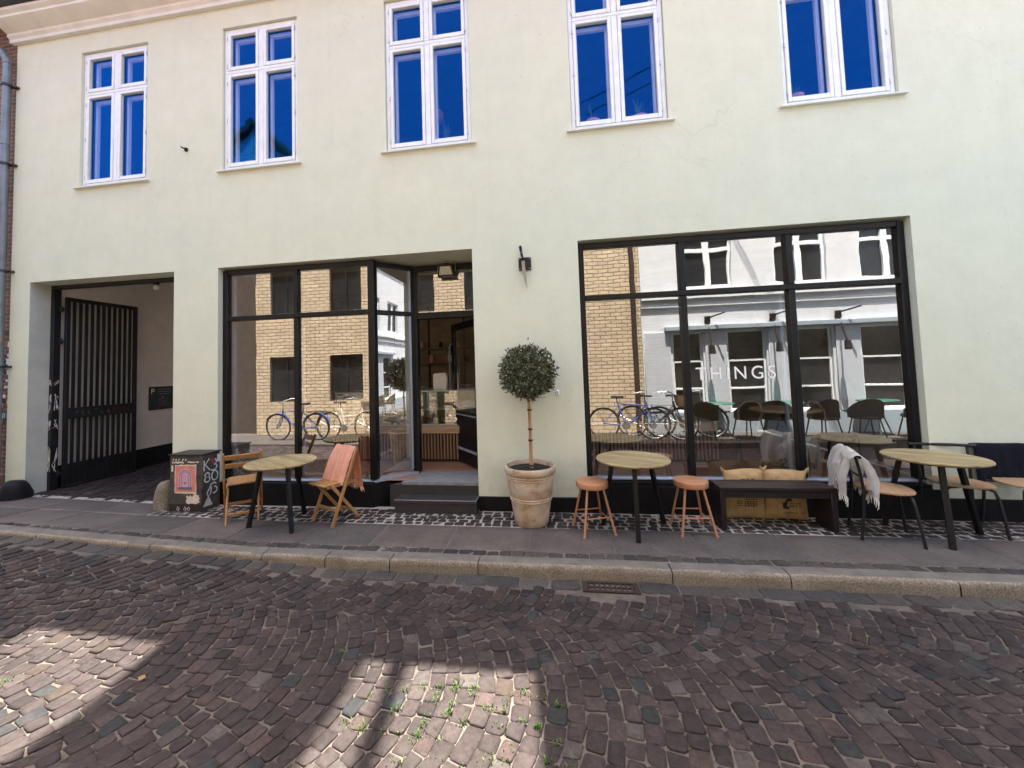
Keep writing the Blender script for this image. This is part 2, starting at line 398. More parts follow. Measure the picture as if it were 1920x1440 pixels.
    def reveal(s, x0, x1, z0, z1, y0, y1, sides='lrtb'):
        if 'l' in sides: s.face([(x0, y0, z0), (x0, y0, z1), (x0, y1, z1), (x0, y1, z0)])
        if 'r' in sides: s.face([(x1, y0, z0), (x1, y1, z0), (x1, y1, z1), (x1, y0, z1)])
        if 't' in sides: s.face([(x0, y0, z1), (x1, y0, z1), (x1, y1, z1), (x0, y1, z1)])
        if 'b' in sides: s.face([(x0, y0, z0), (x0, y1, z0), (x1, y1, z0), (x1, y0, z0)])
        return s
    def build(s, name, mats, parent=None, loc=None, smooth=None, label=None):
        me = bpy.data.meshes.new(name); s.bm.to_mesh(me); s.bm.free()
        for m in (mats if isinstance(mats, (list, tuple)) else [mats]): me.materials.append(M[m] if isinstance(m, str) else m)
        o = bpy.data.objects.new(name, me); COL.objects.link(o)
        if parent is not None: o.parent = parent
        if loc is not None: o.location = loc
        me.set_sharp_from_angle(angle=math.radians(40))
        if label: o['label'] = label
        return o
def raw(name, verts, faces, mat, parent=None, tint=None, smooth=False):
    me = bpy.data.meshes.new(name); me.from_pydata(verts, [], faces); me.update()
    me.materials.append(M[mat])
    if tint is not None:
        at = me.color_attributes.new('tint', 'FLOAT_COLOR', 'POINT')
        arr = np.ones((len(verts), 4), np.float32); arr[:, :3] = np.asarray(tint, np.float32); at.data.foreach_set('color', arr.ravel())
    if smooth: me.polygons.foreach_set('use_smooth', [True]*len(me.polygons))
    o = bpy.data.objects.new(name, me); COL.objects.link(o)
    if parent is not None: o.parent = parent
    return o
def thing(name, label, cat, loc=(0, 0, 0), rz=0, group=None):
    o = bpy.data.objects.new(name, None); COL.objects.link(o); o.empty_display_size = .1
    o.location = loc; o.rotation_euler = (0, 0, rz); o['label'] = label; o['category'] = cat
    if group: o['group'] = group
    return o
def tag(o, label, cat, group=None):
    o['label'] = label; o['category'] = cat
    if group: o['group'] = group
    return o
def struct(o): o['kind'] = 'structure'; return o
def copy_tree(o, parent=None):
    c = o.copy(); COL.objects.link(c)
    if parent is not None: c.parent = parent
    for ch in list(o.children): copy_tree(ch, c)
    return c
def text(name, s, size, mat, loc, rot, parent=None, ext=.001, spacing=1., sx=1., align='LEFT'):
    cu = bpy.data.curves.new(name, 'FONT'); cu.body = s; cu.size = size; cu.extrude = ext; cu.space_character = spacing; cu.align_x = align
    tmp = bpy.data.objects.new('tmp', cu); me = bpy.data.meshes.new_from_object(tmp); bpy.data.objects.remove(tmp); bpy.data.curves.remove(cu)
    me.name = name; me.materials.append(M[mat]); o = bpy.data.objects.new(name, me); COL.objects.link(o)
    o.location = loc; o.rotation_euler = rot; o.scale = (sx, 1, 1)
    if parent is not None: o.parent = parent
    return o
def flatmat(name, c, rough=.7): return var_mat(name, c, rough, scale=25, amt=.12, bscale=80, bstr=.05)
def scribble(mb, pts, w, nrm, off):
    """a hand-painted stroke: a thin ribbon lying on a surface"""
    pts = [Vector(p) for p in pts]; nrm = Vector(nrm).normalized(); L = []
    for i, p in enumerate(pts):
        t = (pts[min(i+1, len(pts)-1)]-pts[max(i-1, 0)]).normalized(); sd = nrm.cross(t).normalized()
        ww = w*(.8+.4*R.random()); L.append((p+nrm*off+sd*ww/2, p+nrm*off-sd*ww/2))
    for a, b in zip(L, L[1:]): mb.face([a[0], a[1], b[1], b[0]])

# ------------------------------------------------------------------ ground: road, gutter, kerb, pavement
def sm(a, b, x):
    t = max(0, min(1, (x-a)/(b-a))); return t*t*(3-2*t)
def z_kerb(x): return .045*max(0, min(-3.0-x, 3.0))
def z_wall(x): return .03*max(0, min(-5.0-x, 2.5))
def z_pave(x, y):
    t = max(0, min(1, (-.1-y)/1.1)); return z_wall(x)*(1-t)+z_kerb(x)*t
def z_road(x, y=-1.3):
    e = -.1+.052*max(0, min(-1.9-x, 4.2))
    e = min(e, z_kerb(x)-.004)
    t = sm(-1.4, -2.6, y)
    return e*(1-t)+(-.1+.02*max(0, min(-2.5-x, 4)))*t
PAL = [((.098, .075, .077), 10), ((.084, .065, .067), 9), ((.070, .055, .058), 6), ((.118, .092, .092), 5), ((.070, .076, .080), 1.2), ((.052, .057, .066), .7),
       ((.160, .142, .138), 1.0), ((.105, .078, .064), .7), ((.125, .086, .084), 1.2)]
PALW = [w for _, w in PAL]
def sett_mesh(quads, zf, shrink=.038, dome=.009, depth=.03, tints=None, jit=.0075, gain=.325):
    V, F, T = [], [], []
    for qi, q in enumerate(quads):
        q = [Vector((p[0], p[1])) for p in q]; c = sum(q, Vector((0, 0)))/4
        q = [p+Vector((R.uniform(-jit, jit), R.uniform(-jit, jit))) for p in q]
        el = min((q[1]-q[0]).length, (q[3]-q[0]).length)
        if el < .02: continue
        sh = shrink*R.uniform(.6, 1.5)
        base = len(V); zc = zf(c.x, c.y)+R.uniform(-.004, .004)
        tx, ty = R.uniform(-.05, .05), R.uniform(-.05, .05)
        out = []
        for i in range(4):
            p, a, b = q[i], q[i-1], q[(i+1) % 4]
            k = R.uniform(.04, .17)
            out += [p+(a-p)*k, p+(b-p)*k]
        for s_, dz in ((1-sh, -depth), (1-sh-.015, -dome*.5), (1-sh-.075, -dome*.08), (.5, dome*.02)):
            for p in out:
                w = c+(p-c)*s_; V.append((w.x, w.y, zc+dz+(w.x-c.x)*tx+(w.y-c.y)*ty+R.uniform(-.0022, .0022)))
        for r_ in range(3):
            for i in range(8):
                F.append((base+r_*8+i, base+r_*8+(i+1) % 8, base+(r_+1)*8+(i+1) % 8, base+(r_+1)*8+i))
        F.append(tuple(base+24+i for i in range(8)))
        t = tints(c) if tints else R.choices(PAL, PALW)[0][0]
        m = R.uniform(.8, 1.22)*gain; T += [tuple(v*m for v in t)]*32
    return V, F, T
# carriageway of granite setts laid in arched bands, one sheet of stones over its sand bed
quads = []
RAD, STEP = .93, .094
TH = math.radians(40.5)
for yb in (-1.215, -2.42, -3.62):
    x = -11.7
    while x < 9.5:
        w = STEP*R.uniform(.88, 1.13); ang = [-TH]; a = -TH+R.uniform(.02, .15)
        while a < TH-.03:
            ang.append(a); a += R.uniform(.084, .122)
        ang.append(TH)
        for a0, a1 in zip(ang, ang[1:]):
            if a1-a0 < .05: continue
            def P(xx, a): return (xx+RAD*math.cos(a)-RAD, yb+RAD*math.sin(a))
            kk = .85*w/RAD; b0, b1 = (min(TH, max(-TH, v+kk*math.sin(v)*R.uniform(.7, 1.3))) for v in (a0, a1))
            if b1-b0 < .03: b0, b1 = a0, a1
            q = [P(x, a0), P(x+w, b0), P(x+w, b1), P(x, a1)]
            cy = sum(p[1] for p in q)/4; cx = sum(p[0] for p in q)/4
            if cy > -1.40 or cy < -3.72: continue
            if .2 < cx < .68 and cy > -1.5: continue
            quads.append(q)
        x += w
V, F, T = sett_mesh(quads, z_road)
struct(raw('road', V, F, 'sett', tint=T, smooth=True))
def sheet(name, x0, x1, y0, y1, nx, ny, zf, mat):
    V = []; F = []
    for i in range(nx+1):
        for j in range(ny+1):
            x = x0+(x1-x0)*i/nx; y = y0+(y1-y0)*j/ny; V.append((x, y, zf(x, y)))
    for i in range(nx):
        for j in range(ny):
            a = i*(ny+1)+j; F.append((a, a+1, a+ny+2, a+ny+1))
    return struct(raw(name, V, F, mat, smooth=True))
sheet('road_bed', -14, 11, -3.9, -1.2, 100, 40, lambda x, y: z_road(x, y)-.0085+.004*mnoise.noise((x*6, y*6, 0)), 'joint')
# gutter: long flush stones along the kerb
quads = []; x = -12
while x < 9.5:
    w = R.uniform(.16, .30)
    if not (.14 < x+w/2 < .72): quads.append([(x, -1.375), (x+w, -1.375), (x+w, -1.228), (x, -1.228)])
    x += w
V, F, T = sett_mesh(quads, z_road, .03, .006, .03, lambda c: R.choice([(.135, .125, .125), (.15, .135, .13), (.115, .112, .115), (.17, .15, .14)]), .003)
struct(raw('gutter', V, F, 'sett', tint=T, smooth=True))
# kerb of long granite stones
mb = MB(); xs = [-14]
for v in (-9.4, -8.0, -6.6, -5.3, -3.95, -2.72, -2.08, -1.46, -.66, .93, 1.80, 2.93, 4.1, 5.4, 6.9, 8.4, 10): xs.append(v)
for a, b in zip(xs, xs[1:]):
    n = max(2, int((b-a)/.12)); rows = []
    prof = [(-1.222, -.22), (-1.220, -.045), (-1.216, -.018), (-1.207, -.005), (-1.192, 0), (-1.14, .002), (-1.082, .001), (-1.08, -.05)]
    for i in range(n+1):
        x = a+.004+(b-a-.008)*i/n; e = .006 if i in (0, n) else 0
        rows.append([(x, y+R.uniform(-.003, .003), z_kerb(x)+z-e+R.uniform(-.0025, .0025)) for y, z in prof])
    mb.grid(rows)
for f in mb.bm.faces:
    if f.calc_center_median().y > -1.198: f.material_index = 1
struct(mb.build('kerb', ['granite', 'kerb_top']))
# pavement: small setts by the wall, slabs, narrow sett row, on a mortar bed
sheet('pavement_bed', -14, 11, -.462, .06, 80, 4, lambda x, y: z_pave(x, y)-.0045, 'mortar')
sheet('slab_bed', -14, 11, -1.10, -.462, 80, 4, lambda x, y: z_pave(x, y)-.0052, 'slab_joint')
quads = []; rows = 5
for j in range(rows):
    y0 = -.03-.085*j; x = -4.9+R.uniform(0, .1)
    if j == rows-1: pass
    while x < 9:
        w = R.uniform(.085, .135); quads.append([(x, y0-.085), (x+w, y0-.085), (x+w, y0), (x, y0)]); x += w
V, F, T = sett_mesh(quads, z_pave, .14, .008, .02, lambda c: R.choice([(.075, .064, .062), (.095, .080, .076), (.11, .092, .085), (.065, .062, .062), (.13, .104, .088)]), .009)
struct(raw('wall_setts', V, F, 'sett', tint=T, smooth=True))
quads = []; x = -12
while x < 9.5:
    w = R.uniform(.09, .15); quads.append([(x, -1.076), (x+w, -1.076), (x+w, -.985), (x, -.985)]); x += w
V, F, T = sett_mesh(quads, z_pave, .03, .004, .02, lambda c: R.choice([(.13, .112, .105), (.15, .13, .12), (.10, .098, .10), (.17, .148, .135)]), .004)
struct(raw('kerbside_setts', V, F, 'sett', tint=T, smooth=True))
V, F, T = [], [], []
def slab(x0, x1, y0, y1, n=7):
    g = .003; b = len(V); t0 = R.choice([(.092, .078, .074), (.084, .073, .070), (.100, .085, .079), (.077, .071, .069), (.088, .078, .073)])
    ax = [x0+g, x0+g+.006]+[x0+(x1-x0)*i/n for i in range(1, n)]+[x1-g-.006, x1-g]
    ay = [y0+g, y0+g+.006]+[y0+(y1-y0)*i/5 for i in range(1, 5)]+[y1-g-.006, y1-g]
    dz = R.uniform(-.002, .002); tx = R.uniform(-.004, .004)
    for i, x in enumerate(ax):
        for j, y in enumerate(ay):
            e = .005 if i in (0, len(ax)-1) or j in (0, len(ay)-1) else 0
            V.append((x, y, z_pave(x, y)+dz+tx*(x-x0)-e)); T.append(t0)
    m = len(ay)
    for i in range(len(ax)-1):
        for j in range(m-1): F.append((b+i*m+j, b+(i+1)*m+j, b+(i+1)*m+j+1, b+i*m+j+1))
for kx in range(-18, 14):
    x0 = .54+.775*kx; slab(x0, x0+.775, -.98, -.46)
for kx in range(-18, -7):
    if .54+.775*(kx+1) > -4.9+.2: continue
    x0 = .54+.775*kx; slab(x0, min(x0+.775, -4.9), -.456, -.03)
struct(raw('pavement', V, F, 'slab', tint=T, smooth=True))
# floor of the gateway passage: worn setts
quads = []
for j in range(60):
    y0 = -.03+.11*j; x = -7.44
    while x < -5.0:
        w = R.uniform(.1, .16); quads.append([(x, y0), (x+w, y0), (x+w, y0+.11), (x, y0+.11)]); x += w
V, F, T = sett_mesh(quads, lambda x, y: z_wall(x)-.005, .06, .012, .025, None, .008)
struct(raw('passage_floor', V, F, 'sett', tint=T, smooth=True))
sheet('passage_bed', -7.6, -4.95, -.03, 9, 4, 6, lambda x, y: z_wall(x)-.022, 'joint')
# far side of the street (seen mirrored in the shop windows)
mb = MB(); mb.bx(-30, 30, -5.05, -3.72, -.3, .02, .01); struct(mb.build('opposite_pavement', 'opp_pave'))
mb = MB(); mb.bx(-60, 60, -60, 60, -.9, -.35); struct(mb.build('ground', 'joint'))

# weeds and moss in the joints of the lit setts
V, F, T = [], [], []
def tuft(x, y, n=12, h=.03, sp=.02):
    z = z_road(x, y)-.012
    for _ in range(n):
        a = R.uniform(0, 6.28); r = sp*R.random(); bx, by = x+r*math.cos(a)*1.4, y+r*math.sin(a); l = h*R.uniform(.5, 1.2); w = .0035
        lx, ly = R.uniform(-.7, .7)*l, R.uniform(-.7, .7)*l; ca, sa = math.cos(a)*w, math.sin(a)*w
        b = len(V); V.extend([(bx-ca, by-sa, z), (bx+ca, by+sa, z), (bx+lx*.5+ca*.8, by+ly*.5+sa*.8, z+l*.7), (bx+lx*.5-ca*.8, by+ly*.5-sa*.8, z+l*.7), (bx+lx, by+ly, z+l)])
        F.extend([(b, b+1, b+2, b+3), (b+3, b+2, b+4)]); t = R.random(); T.extend([(t, t, t)]*5)
joints = [q for q in quads]
spots = []
for q_ in range(75):
    if R.random() < .85: spots.append((R.gauss(-.5, .3), R.uniform(-2.9, -2.35)))
    else: spots.append((R.uniform(-3.6, 1.6), R.uniform(-2.9, -2.1)))
road_q = [(-99, -99)]
for x, y in spots:
    # snap to the nearest joint of the arch pattern
    yb = -2.42 if y < -1.8 else -1.215
    s_ = max(-.65, min(.65, (y-yb)/RAD)); a = math.asin(s_); xo = RAD*math.cos(a)-RAD
    xs_ = round((x-xo)/STEP)*STEP+xo
    tuft(xs_+R.uniform(-.008, .008), y, R.randint(8, 26), R.uniform(.014, .032), R.uniform(.014, .04))
o = raw('grass', V, F, 'weed', tint=T); o['kind'] = 'stuff'; o['label'] = 'tufts of bright green weeds in the joints of the street setts'; o['category'] = 'grass'

# cast-iron drain in the gutter
t = thing('drain_grate', 'rusty cast iron drain grate set in the gutter below the kerb', 'drain', (.43, -1.318, -.1))
mb = MB()
for x in (-.20, .20): mb.bx(x-.02, x+.02, -.072, .072, -.06, .006, .004)
for y in (-.062, .062): mb.bx(-.18, .18, y-.010, y+.012, -.06, .0055, .003)
mb.build('frame', 'rust', t)
mb = MB()
for i in range(9): mb.bx(-.165+.0412*i-.008, -.165+.0412*i+.008, -.052, .052, -.03, .002, .003)
mb.bx(-.18, .18, -.006, .006, -.028, .001); mb.build('grate_bars', 'rust', t)
mb = MB(); mb.bx(-.18, .18, -.063, .063, -.12, -.09); mb.build('sump', 'dark', t)

# ------------------------------------------------------------------ the shop building
BX0, BX1, ZT = -7.80, 9.5, 6.86
UPW = [(-6.63, -5.50), (-4.30, -3.18), (-1.945, -.83), (.39, 1.492), (2.715, 3.835), (5.05, 6.17)]
UZ0, UZ1, UZM = 4.49, 6.51, 5.885
GX0, GX1, GZ = -7.45, -5.04, 3.14
LX0, LX1, LZ = -4.36, -.866, 3.145
RX0, RX1, RZ0, RZ = .402, 3.84, .30, 3.145
bld = thing('plaster_building', 'pale green plastered building with black shopfronts and white upper windows', 'building')
holes = [(a, b, UZ0, UZ1) for a, b in UPW]+[(GX0, GX1, -.3, GZ), (LX0, LX1, -.3, LZ), (RX0, RX1, RZ0, RZ)]
mb = MB()
mb.wall(BX0, BX1, -.3, ZT, 0, holes)
for a, b in UPW: mb.reveal(a, b, UZ0, UZ1, 0, .13)
mb.reveal(GX0, GX1, -.3, GZ, 0, .24, 'tr')
mb.reveal(LX0, LX1, -.3, LZ, 0, .13, 'l'); mb.reveal(LX0, LX1, -.3, LZ, 0, .62, 'r')
mb.reveal(RX0, RX1, RZ0, RZ, 0, .14, 'lrtb')
mb.face([(LX0, 0, LZ), (LX1, 0, LZ), (LX1, .62, LZ), (LX0, .62, LZ)])
mb.face([(BX0, 0, -.3), (BX0, 0, ZT), (BX0, 9, ZT), (BX0, 9, -.3)]); mb.face([(BX1, 0, -.3), (BX1, 9, -.3), (BX1, 9, ZT), (BX1, 0, ZT)])
wall = mb.build('wall', 'plaster', bld)
mb = MB(); mb.face([(GX0, 0, -.3), (GX0, .24, -.3), (GX0, .24, GZ), (GX0, 0, GZ)]); mb.build('gate_jamb', 'reveal', bld)
mb = MB(); mb.bx(-8.05, BX1, 8.95, 9.1, -.3, 8); mb.build('rear_wall', 'plaster', bld) if False else mb.bm.free()
# cornice: swept moulding
prof = [(.0, 6.80), (-.055, 6.80), (-.055, 6.85), (-.085, 6.88), (-.085, 6.915), (-.13, 6.935), (-.20, 6.955), (-.255, 6.985), (-.255, 7.02), (-.30, 7.045), (-.30, 7.085), (0, 7.085)]
mb = MB(); mb.grid([[(BX0-.06, y, z) for y, z in prof], [(BX1, y, z) for y, z in prof]], False); mb.face([(BX0-.06, y, z) for y, z in prof])
mb.build('cornice', 'cornice', bld)
mb = MB(); pr = [(.0, 7.09), (-.30, 7.09), (-.36, 7.10), (-.40, 7.135), (-.405, 7.18), (-.385, 7.182), (-.37, 7.14), (-.34, 7.125), (0, 7.125)]
mb.grid([[(BX0-.1, y, z) for y, z in pr], [(BX1, y, z) for y, z in pr]], False); mb.build('eaves_gutter', 'gutter', bld)
mb = MB(); mb.prism([(BX0, -.34, 7.16), (BX0, 4.4, 11.6), (BX0, 9.1, 7.16)], (BX1-BX0, 0, 0)); mb.build('roof', 'tile', bld)
# unseen blocks and a pole, added on the roof to shape street shadows
def shadow_block(x0, x1, h, y0=-.36, y1=3.0):
    mb = MB(); mb.bx(x0, x1, y0, y1, 7.2, 7.2+h-.25, .01); mb.mi = 1
    mb.prism([(x0-.06, y0-.03, 7.2+h-.25), ((x0+x1)/2, y0-.03, 7.2+h+.25), (x1+.06, y0-.03, 7.2+h-.25)], (0, y1-y0, 0)); mb.mi = 2
    mb.bx(x0+.3, x1-.3, y0-.03, y0+.05, 7.9, 7.2+h-.7, .01); return mb.build('shadow_block', ['plaster', 'tile', 'white'], bld)
shadow_block(-2.84, -1.57, 4.0)
shadow_block(-9.0, -3.98, 1.2)
shadow_block(-.38, 9.4, 7.6)
mb = MB(); mb.tube([(-1.19, -.30, 7.1), (-1.19, -.30, 11.2)], .055, 10); mb.tube([(-1.19, -.30, 11.15), (-1.19, -.30, 11.25), (-1.19, -.30, 11.35)], [.06, .075, .01], 10); mb.build('shadow_pole', 'gutter', bld)  # added out of view to cast the thin dark stripe
# black plinth
def plinth(x0, x1, h0=.17, h1=.17, y=-.018):
    mb = MB(); n = max(1, int((x1-x0)/.4)); rows = []
    for i in range(n+1):
        x = x0+(x1-x0)*i/n; h = h0+(h1-h0)*i/n+R.uniform(-.006, .006); rows.append([(x, y, -.2), (x, y, h-.008), (x, y+.008, h), (x, .0, h)])
    mb.grid(rows, False); mb.face([(x0, y, -.2), (x0, y, h0-.008), (x0, 0, h0), (x0, .0, -.2)]); mb.face([(x1, y, -.2), (x1, .0, -.2), (x1, 0, h1), (x1, y, h1-.008)]); mb.build('plinth', 'plinth', bld)
plinth(LX1+.004, RX0-.1, .165, .17); plinth(RX1+.08, BX1, .21, .22); plinth(GX1+.01, LX0-.004, .16, .18); plinth(BX0, GX0-.004, .20, .13)

# upper windows
def upper_window(a, b):
    m = MB(); y0, y1 = .035, .10; zt, zb, zm = UZ1-.005, UZ0+.005, UZM; a += .004; b -= .004; c = (a+b)/2
    fwid = .05
    m.bx(a, a+fwid, y0, y1, zb, zt, .006); m.bx(b-fwid, b, y0, y1, zb, zt, .006)
    m.bx(a+fwid, b-fwid, y0, y1, zt-fwid, zt, .006); m.bx(a+fwid, b-fwid, y0, y1, zb, zb+.045, .006)
    m.bx(a+fwid, b-fwid, y0-.004, y1, zm-.022, zm+.022, .006)
    m.bx(c-.035, c+.035, y0-.003, y1, zb+.045, zm-.022, .006); m.bx(c-.035, c+.035, y0-.003, y1, zm+.022, zt-fwid, .006)
    panes = []
    for (x0, x1) in ((a+fwid+.003, c-.038), (c+.038, b-fwid-.003)):
        for (z0, z1) in ((zb+.048, zm-.026), (zm+.026, zt-fwid-.003)):
            s = .042; f0, f1 = y0-.008, y1-.02
            m.bx(x0, x0+s, f0, f1, z0, z1, .005); m.bx(x1-s, x1, f0, f1, z0, z1, .005)
            m.bx(x0+s, x1-s, f0+.001, f1, z0, z0+s+.012, .005); m.bx(x0+s, x1-s, f0+.001, f1, z1-s, z1, .005)
            panes.append((x0+s-.004, x1-s+.004, z0+s+.008, z1-s+.004))
    m.mi = 1
    for zz in (zb+.14, zb+.70, zm-.16, zm+.09, zt-.13):
        for xx in (a+fwid, b-fwid): m.bx(xx-.007, xx+.007, y0-.016, y0-.002, zz-.028, zz+.028, .003)
    w = m.build('window', ['white', 'grey_metal'], bld)
    for (x0, x1, z0, z1) in panes:
        q = MB(); q.face([(x0, .062, z0), (x1, .062, z0), (x1, .062, z1), (x0, .062, z1)]); q.build('pane', 'glass_up', w)
    q = MB()
    for (x0, x1, z0, z1) in panes:
        q.bx(x0-.01, x0+.022, .125, .17, z0-.02, z1+.02, .003); q.bx(x1-.022, x1+.01, .125, .17, z0-.02, z1+.02, .003); q.bx(x0+.022, x1-.022, .126, .17, z1-.025, z1+.02, .003); q.bx(x0+.022, x1-.022, .126, .17, z0-.02, z0+.02, .003)
    q.build('secondary_frame', 'white', w)
    q = MB(); q.prism([(a-.065, -.045, UZ0-.036), (a-.065, -.045, UZ0-.02), (a-.065, .036, UZ0-.004), (a-.065, .036, UZ0-.036)], (b-a+.13, 0, 0)); q.build('sill', 'cornice', w)
    return w
for a, b in UPW: upper_window(a, b)
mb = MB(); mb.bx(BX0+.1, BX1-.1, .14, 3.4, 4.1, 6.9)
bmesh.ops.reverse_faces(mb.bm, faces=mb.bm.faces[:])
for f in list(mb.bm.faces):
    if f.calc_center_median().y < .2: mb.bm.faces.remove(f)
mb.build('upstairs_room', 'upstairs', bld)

# gateway passage
mb = MB()
mb.face([(GX0, .34, -.3), (GX0, 9, -.3), (GX0, 9, 4.1), (GX0, .34, 4.1)]); mb.face([(GX1, .24, -.3), (GX1, .24, 4.1), (GX1, 9, 4.1), (GX1, 9, -.3)])
mb.face([(GX0, .34, 4.1), (GX0, 9, 4.1), (GX1, 9, 4.1), (GX1, .34, 4.1)]); mb.face([(GX0, .34, GZ-.02), (GX1, .34, GZ-.02), (GX1, .34, 4.1), (GX0, .34, 4.1)])
mb.build('passage_wall', 'passage', bld)
mb = MB(); mb.bx(GX0, GX1, .24, .34, GZ-.045, GZ+.1); mb.build('lintel_beam', 'dark', bld)
mb = MB(); mb.bx(GX0-.02, GX0+.018, .36, 9, -.2, .40, .004); mb.bx(GX1-.018, GX1+.02, .25, 9, -.2, .40, .004); mb.build('passage_plinth', 'plinth', bld)
mb = MB(); mb.bx(GX0-.05, GX0+.06, .24, .33, -.1, GZ-.05, .004); post = mb.build('gate_post', 'steel', bld)
mb = MB()
for seed, z0, z1 in ((1, 1.62, 1.72), (2, 1.2, 1.5), (3, .95, 1.12), (4, .3, .75)):
    rr = random.Random(seed)
    for s_ in range(5):
        p = [(GX0+.005+.05*rr.random(), .238, z0+(z1-z0)*rr.random()) for _ in range(3)]; scribble(mb, p, .006, (0, -1, 0), .002)
    p = [(GX0+.062, .24+.08*rr.random(), z0+(z1-z0)*(rr.random())) for _ in range(9)]; scribble(mb, p, .006, (1, 0, 0), .002)
mb.build('graffiti', 'lettering', post)

# left shopfront, its angled return pane, recessed door and steps
FY = .1
sf = MB()
def bar(m, x0, x1, z0, z1, y0=FY-.03, y1=FY+.05, bev=.006): m.bx(x0, x1, y0, y1, z0, z1, bev)
LZ0, LZM0, LZM1, LZT = .29, 2.425, 2.485, 3.12
bar(sf, LX0+.004, LX0+.075, LZ0+.03, LZT); bar(sf, -3.305, -3.245, LZ0+.03, LZM0); bar(sf, -3.305, -3.245, LZM1, LZT-.06)
bar(sf, LX0+.075, -2.26, LZT-.06, LZT); bar(sf, LX0+.075, -2.26, LZM0, LZM1, FY-.034)
bar(sf, -2.26, -2.17, LZ0+.03, LZT, FY-.04, FY+.06)
# angled return
PA, PB = Vector((-2.20, FY+.06, 0)), Vector((-1.82, .53, 0)); dv = (PB-PA); dl = dv.length; dv.normalize(); ang = math.atan2(dv.y, dv.x)
def abar(m, s0, s1, z0, z1, t=.07):
    c = PA+dv*(s0+s1)/2; m.box((c.x, c.y, (z0+z1)/2), (s1-s0, t, z1-z0), .005, rotz(ang))
abar(sf, .0, dl, LZT-.06, LZT-.002); abar(sf, 0, dl, LZM0-.002, LZM1-.002); abar(sf, dl-.03, dl+.03, LZ0+.03, LZT-.003, .09)
# door surround at the back of the recess
DY = .53
bar(sf, -1.82, -1.755, .31, LZT-.06, DY-.03, DY+.06); bar(sf, LX1-.055, LX1-.002, .31, LZT-.004, DY-.03, DY+.06); bar(sf, -1.81, LX1-.055, LZT-.08, LZT-.006, DY-.032, DY+.06)
bar(sf, -1.755, LX1-.055, 2.38, 2.47, DY-.034, DY+.06)
shopf = sf.build('shopfront', 'black', bld)
def pane(par, pts, mat='glass', nm='pane'):
    q = MB(); q.face(pts); return q.build(nm, mat, par)
for (x0, x1) in ((LX0+.07, -3.30), (-3.25, -2.255)):
    for (z0, z1) in ((LZ0+.03, LZM0+.004), (LZM1-.004, LZT-.056)):
        pane(shopf, [(x0, FY+.01, z0), (x1, FY+.01, z0), (x1, FY+.01, z1), (x0, FY+.01, z1)])
for (z0, z1) in ((LZ0+.03, LZM0), (LZM1-.004, LZT-.06)):
    a, b = PA+dv*.01, PA+dv*(dl-.03); pane(shopf, [(a.x, a.y, z0), (b.x, b.y, z0), (b.x, b.y, z1), (a.x, a.y, z1)])
pane(shopf, [(-1.757, DY+.01, 2.465), (LX1-.053, DY+.01, 2.465), (LX1-.053, DY+.01, LZT-.078), (-1.757, DY+.01, LZT-.078)])
q = MB(); q.prism([(LX0+.004, FY-.04, LZ0+.006), (LX0+.004, FY-.04, LZ0+.016), (LX0+.004, FY+.05, LZ0+.031), (LX0+.004, FY+.05, LZ0+.006)], (-2.20-LX0-.004, 0, 0))
n_ = Vector((dv.y, -dv.x, 0))
c0, c1 = Vector((-2.20, FY-.04, 0)), PB+n_*.07
q.prism([c0+Vector((0, 0, LZ0-.004)), c1+Vector((0, 0, LZ0-.004)), PB+Vector((0, 0, LZ0-.004)), PA+Vector((0, 0, LZ0-.004))], (0, 0, .030))
q.build('sill', 'sill', shopf)
q = MB()   # light grey inner stiles seen beside the glass
q.bx(LX0+.080, LX0+.125, FY+.06, FY+.10, LZ0+.04, LZT-.07, .004); c = PA+dv*(dl-.06); q.box((c.x, c.y, 1.7), (.03, .05, 2.7), .003, rotz(ang)); q.bx(-3.235, -3.205, FY+.052, FY+.08, LZ0+.04, LZM0-.01, .003)
q.build('glazing_stile', 'sill', shopf)
# panel under the glass
mb = MB(); mb.bx(LX0+.004, -2.2, .015, .2, -.2, LZ0-.006, .006)
mb.prism([(-2.2, .015, -.2), (-1.74, .56, -.2), (-1.95, .56, -.2), (-2.2, .2, -.2)], (0, 0, .2+LZ0-.007)); mb.build('base_panel', 'plinth', bld)
# steps
def step(x0, x1, y0, y1, z0, z1):
    m = MB(); m.bx(x0, x1, y0+.004, y1, z0, z1-.035, .003); m.mi = 1; m.bx(x0-.004, x1, y0-.012, y1, z1-.034, z1, .006)
    return m.build('step', ['step_riser', 'stone_step'], bld)
m = MB(); m.prism([(-2.0, .06, 0), (-1.78, .33, 0), (-1.74, .58, 0), (LX1-.004, .58, 0), (LX1-.004, .06, 0)], (0, 0, .265)); m.mi = 1
m.prism([(-1.85, .07, .266), (-1.76, .30, .266), (-1.74, .60, .266), (LX1-.005, .60, .266), (LX1-.005, .06, .266)], (0, 0, .034)); m.build('step', ['step_riser', 'stone_step'], bld)
step(-1.86, LX1-.006, -.14, .055, -.12, .155)
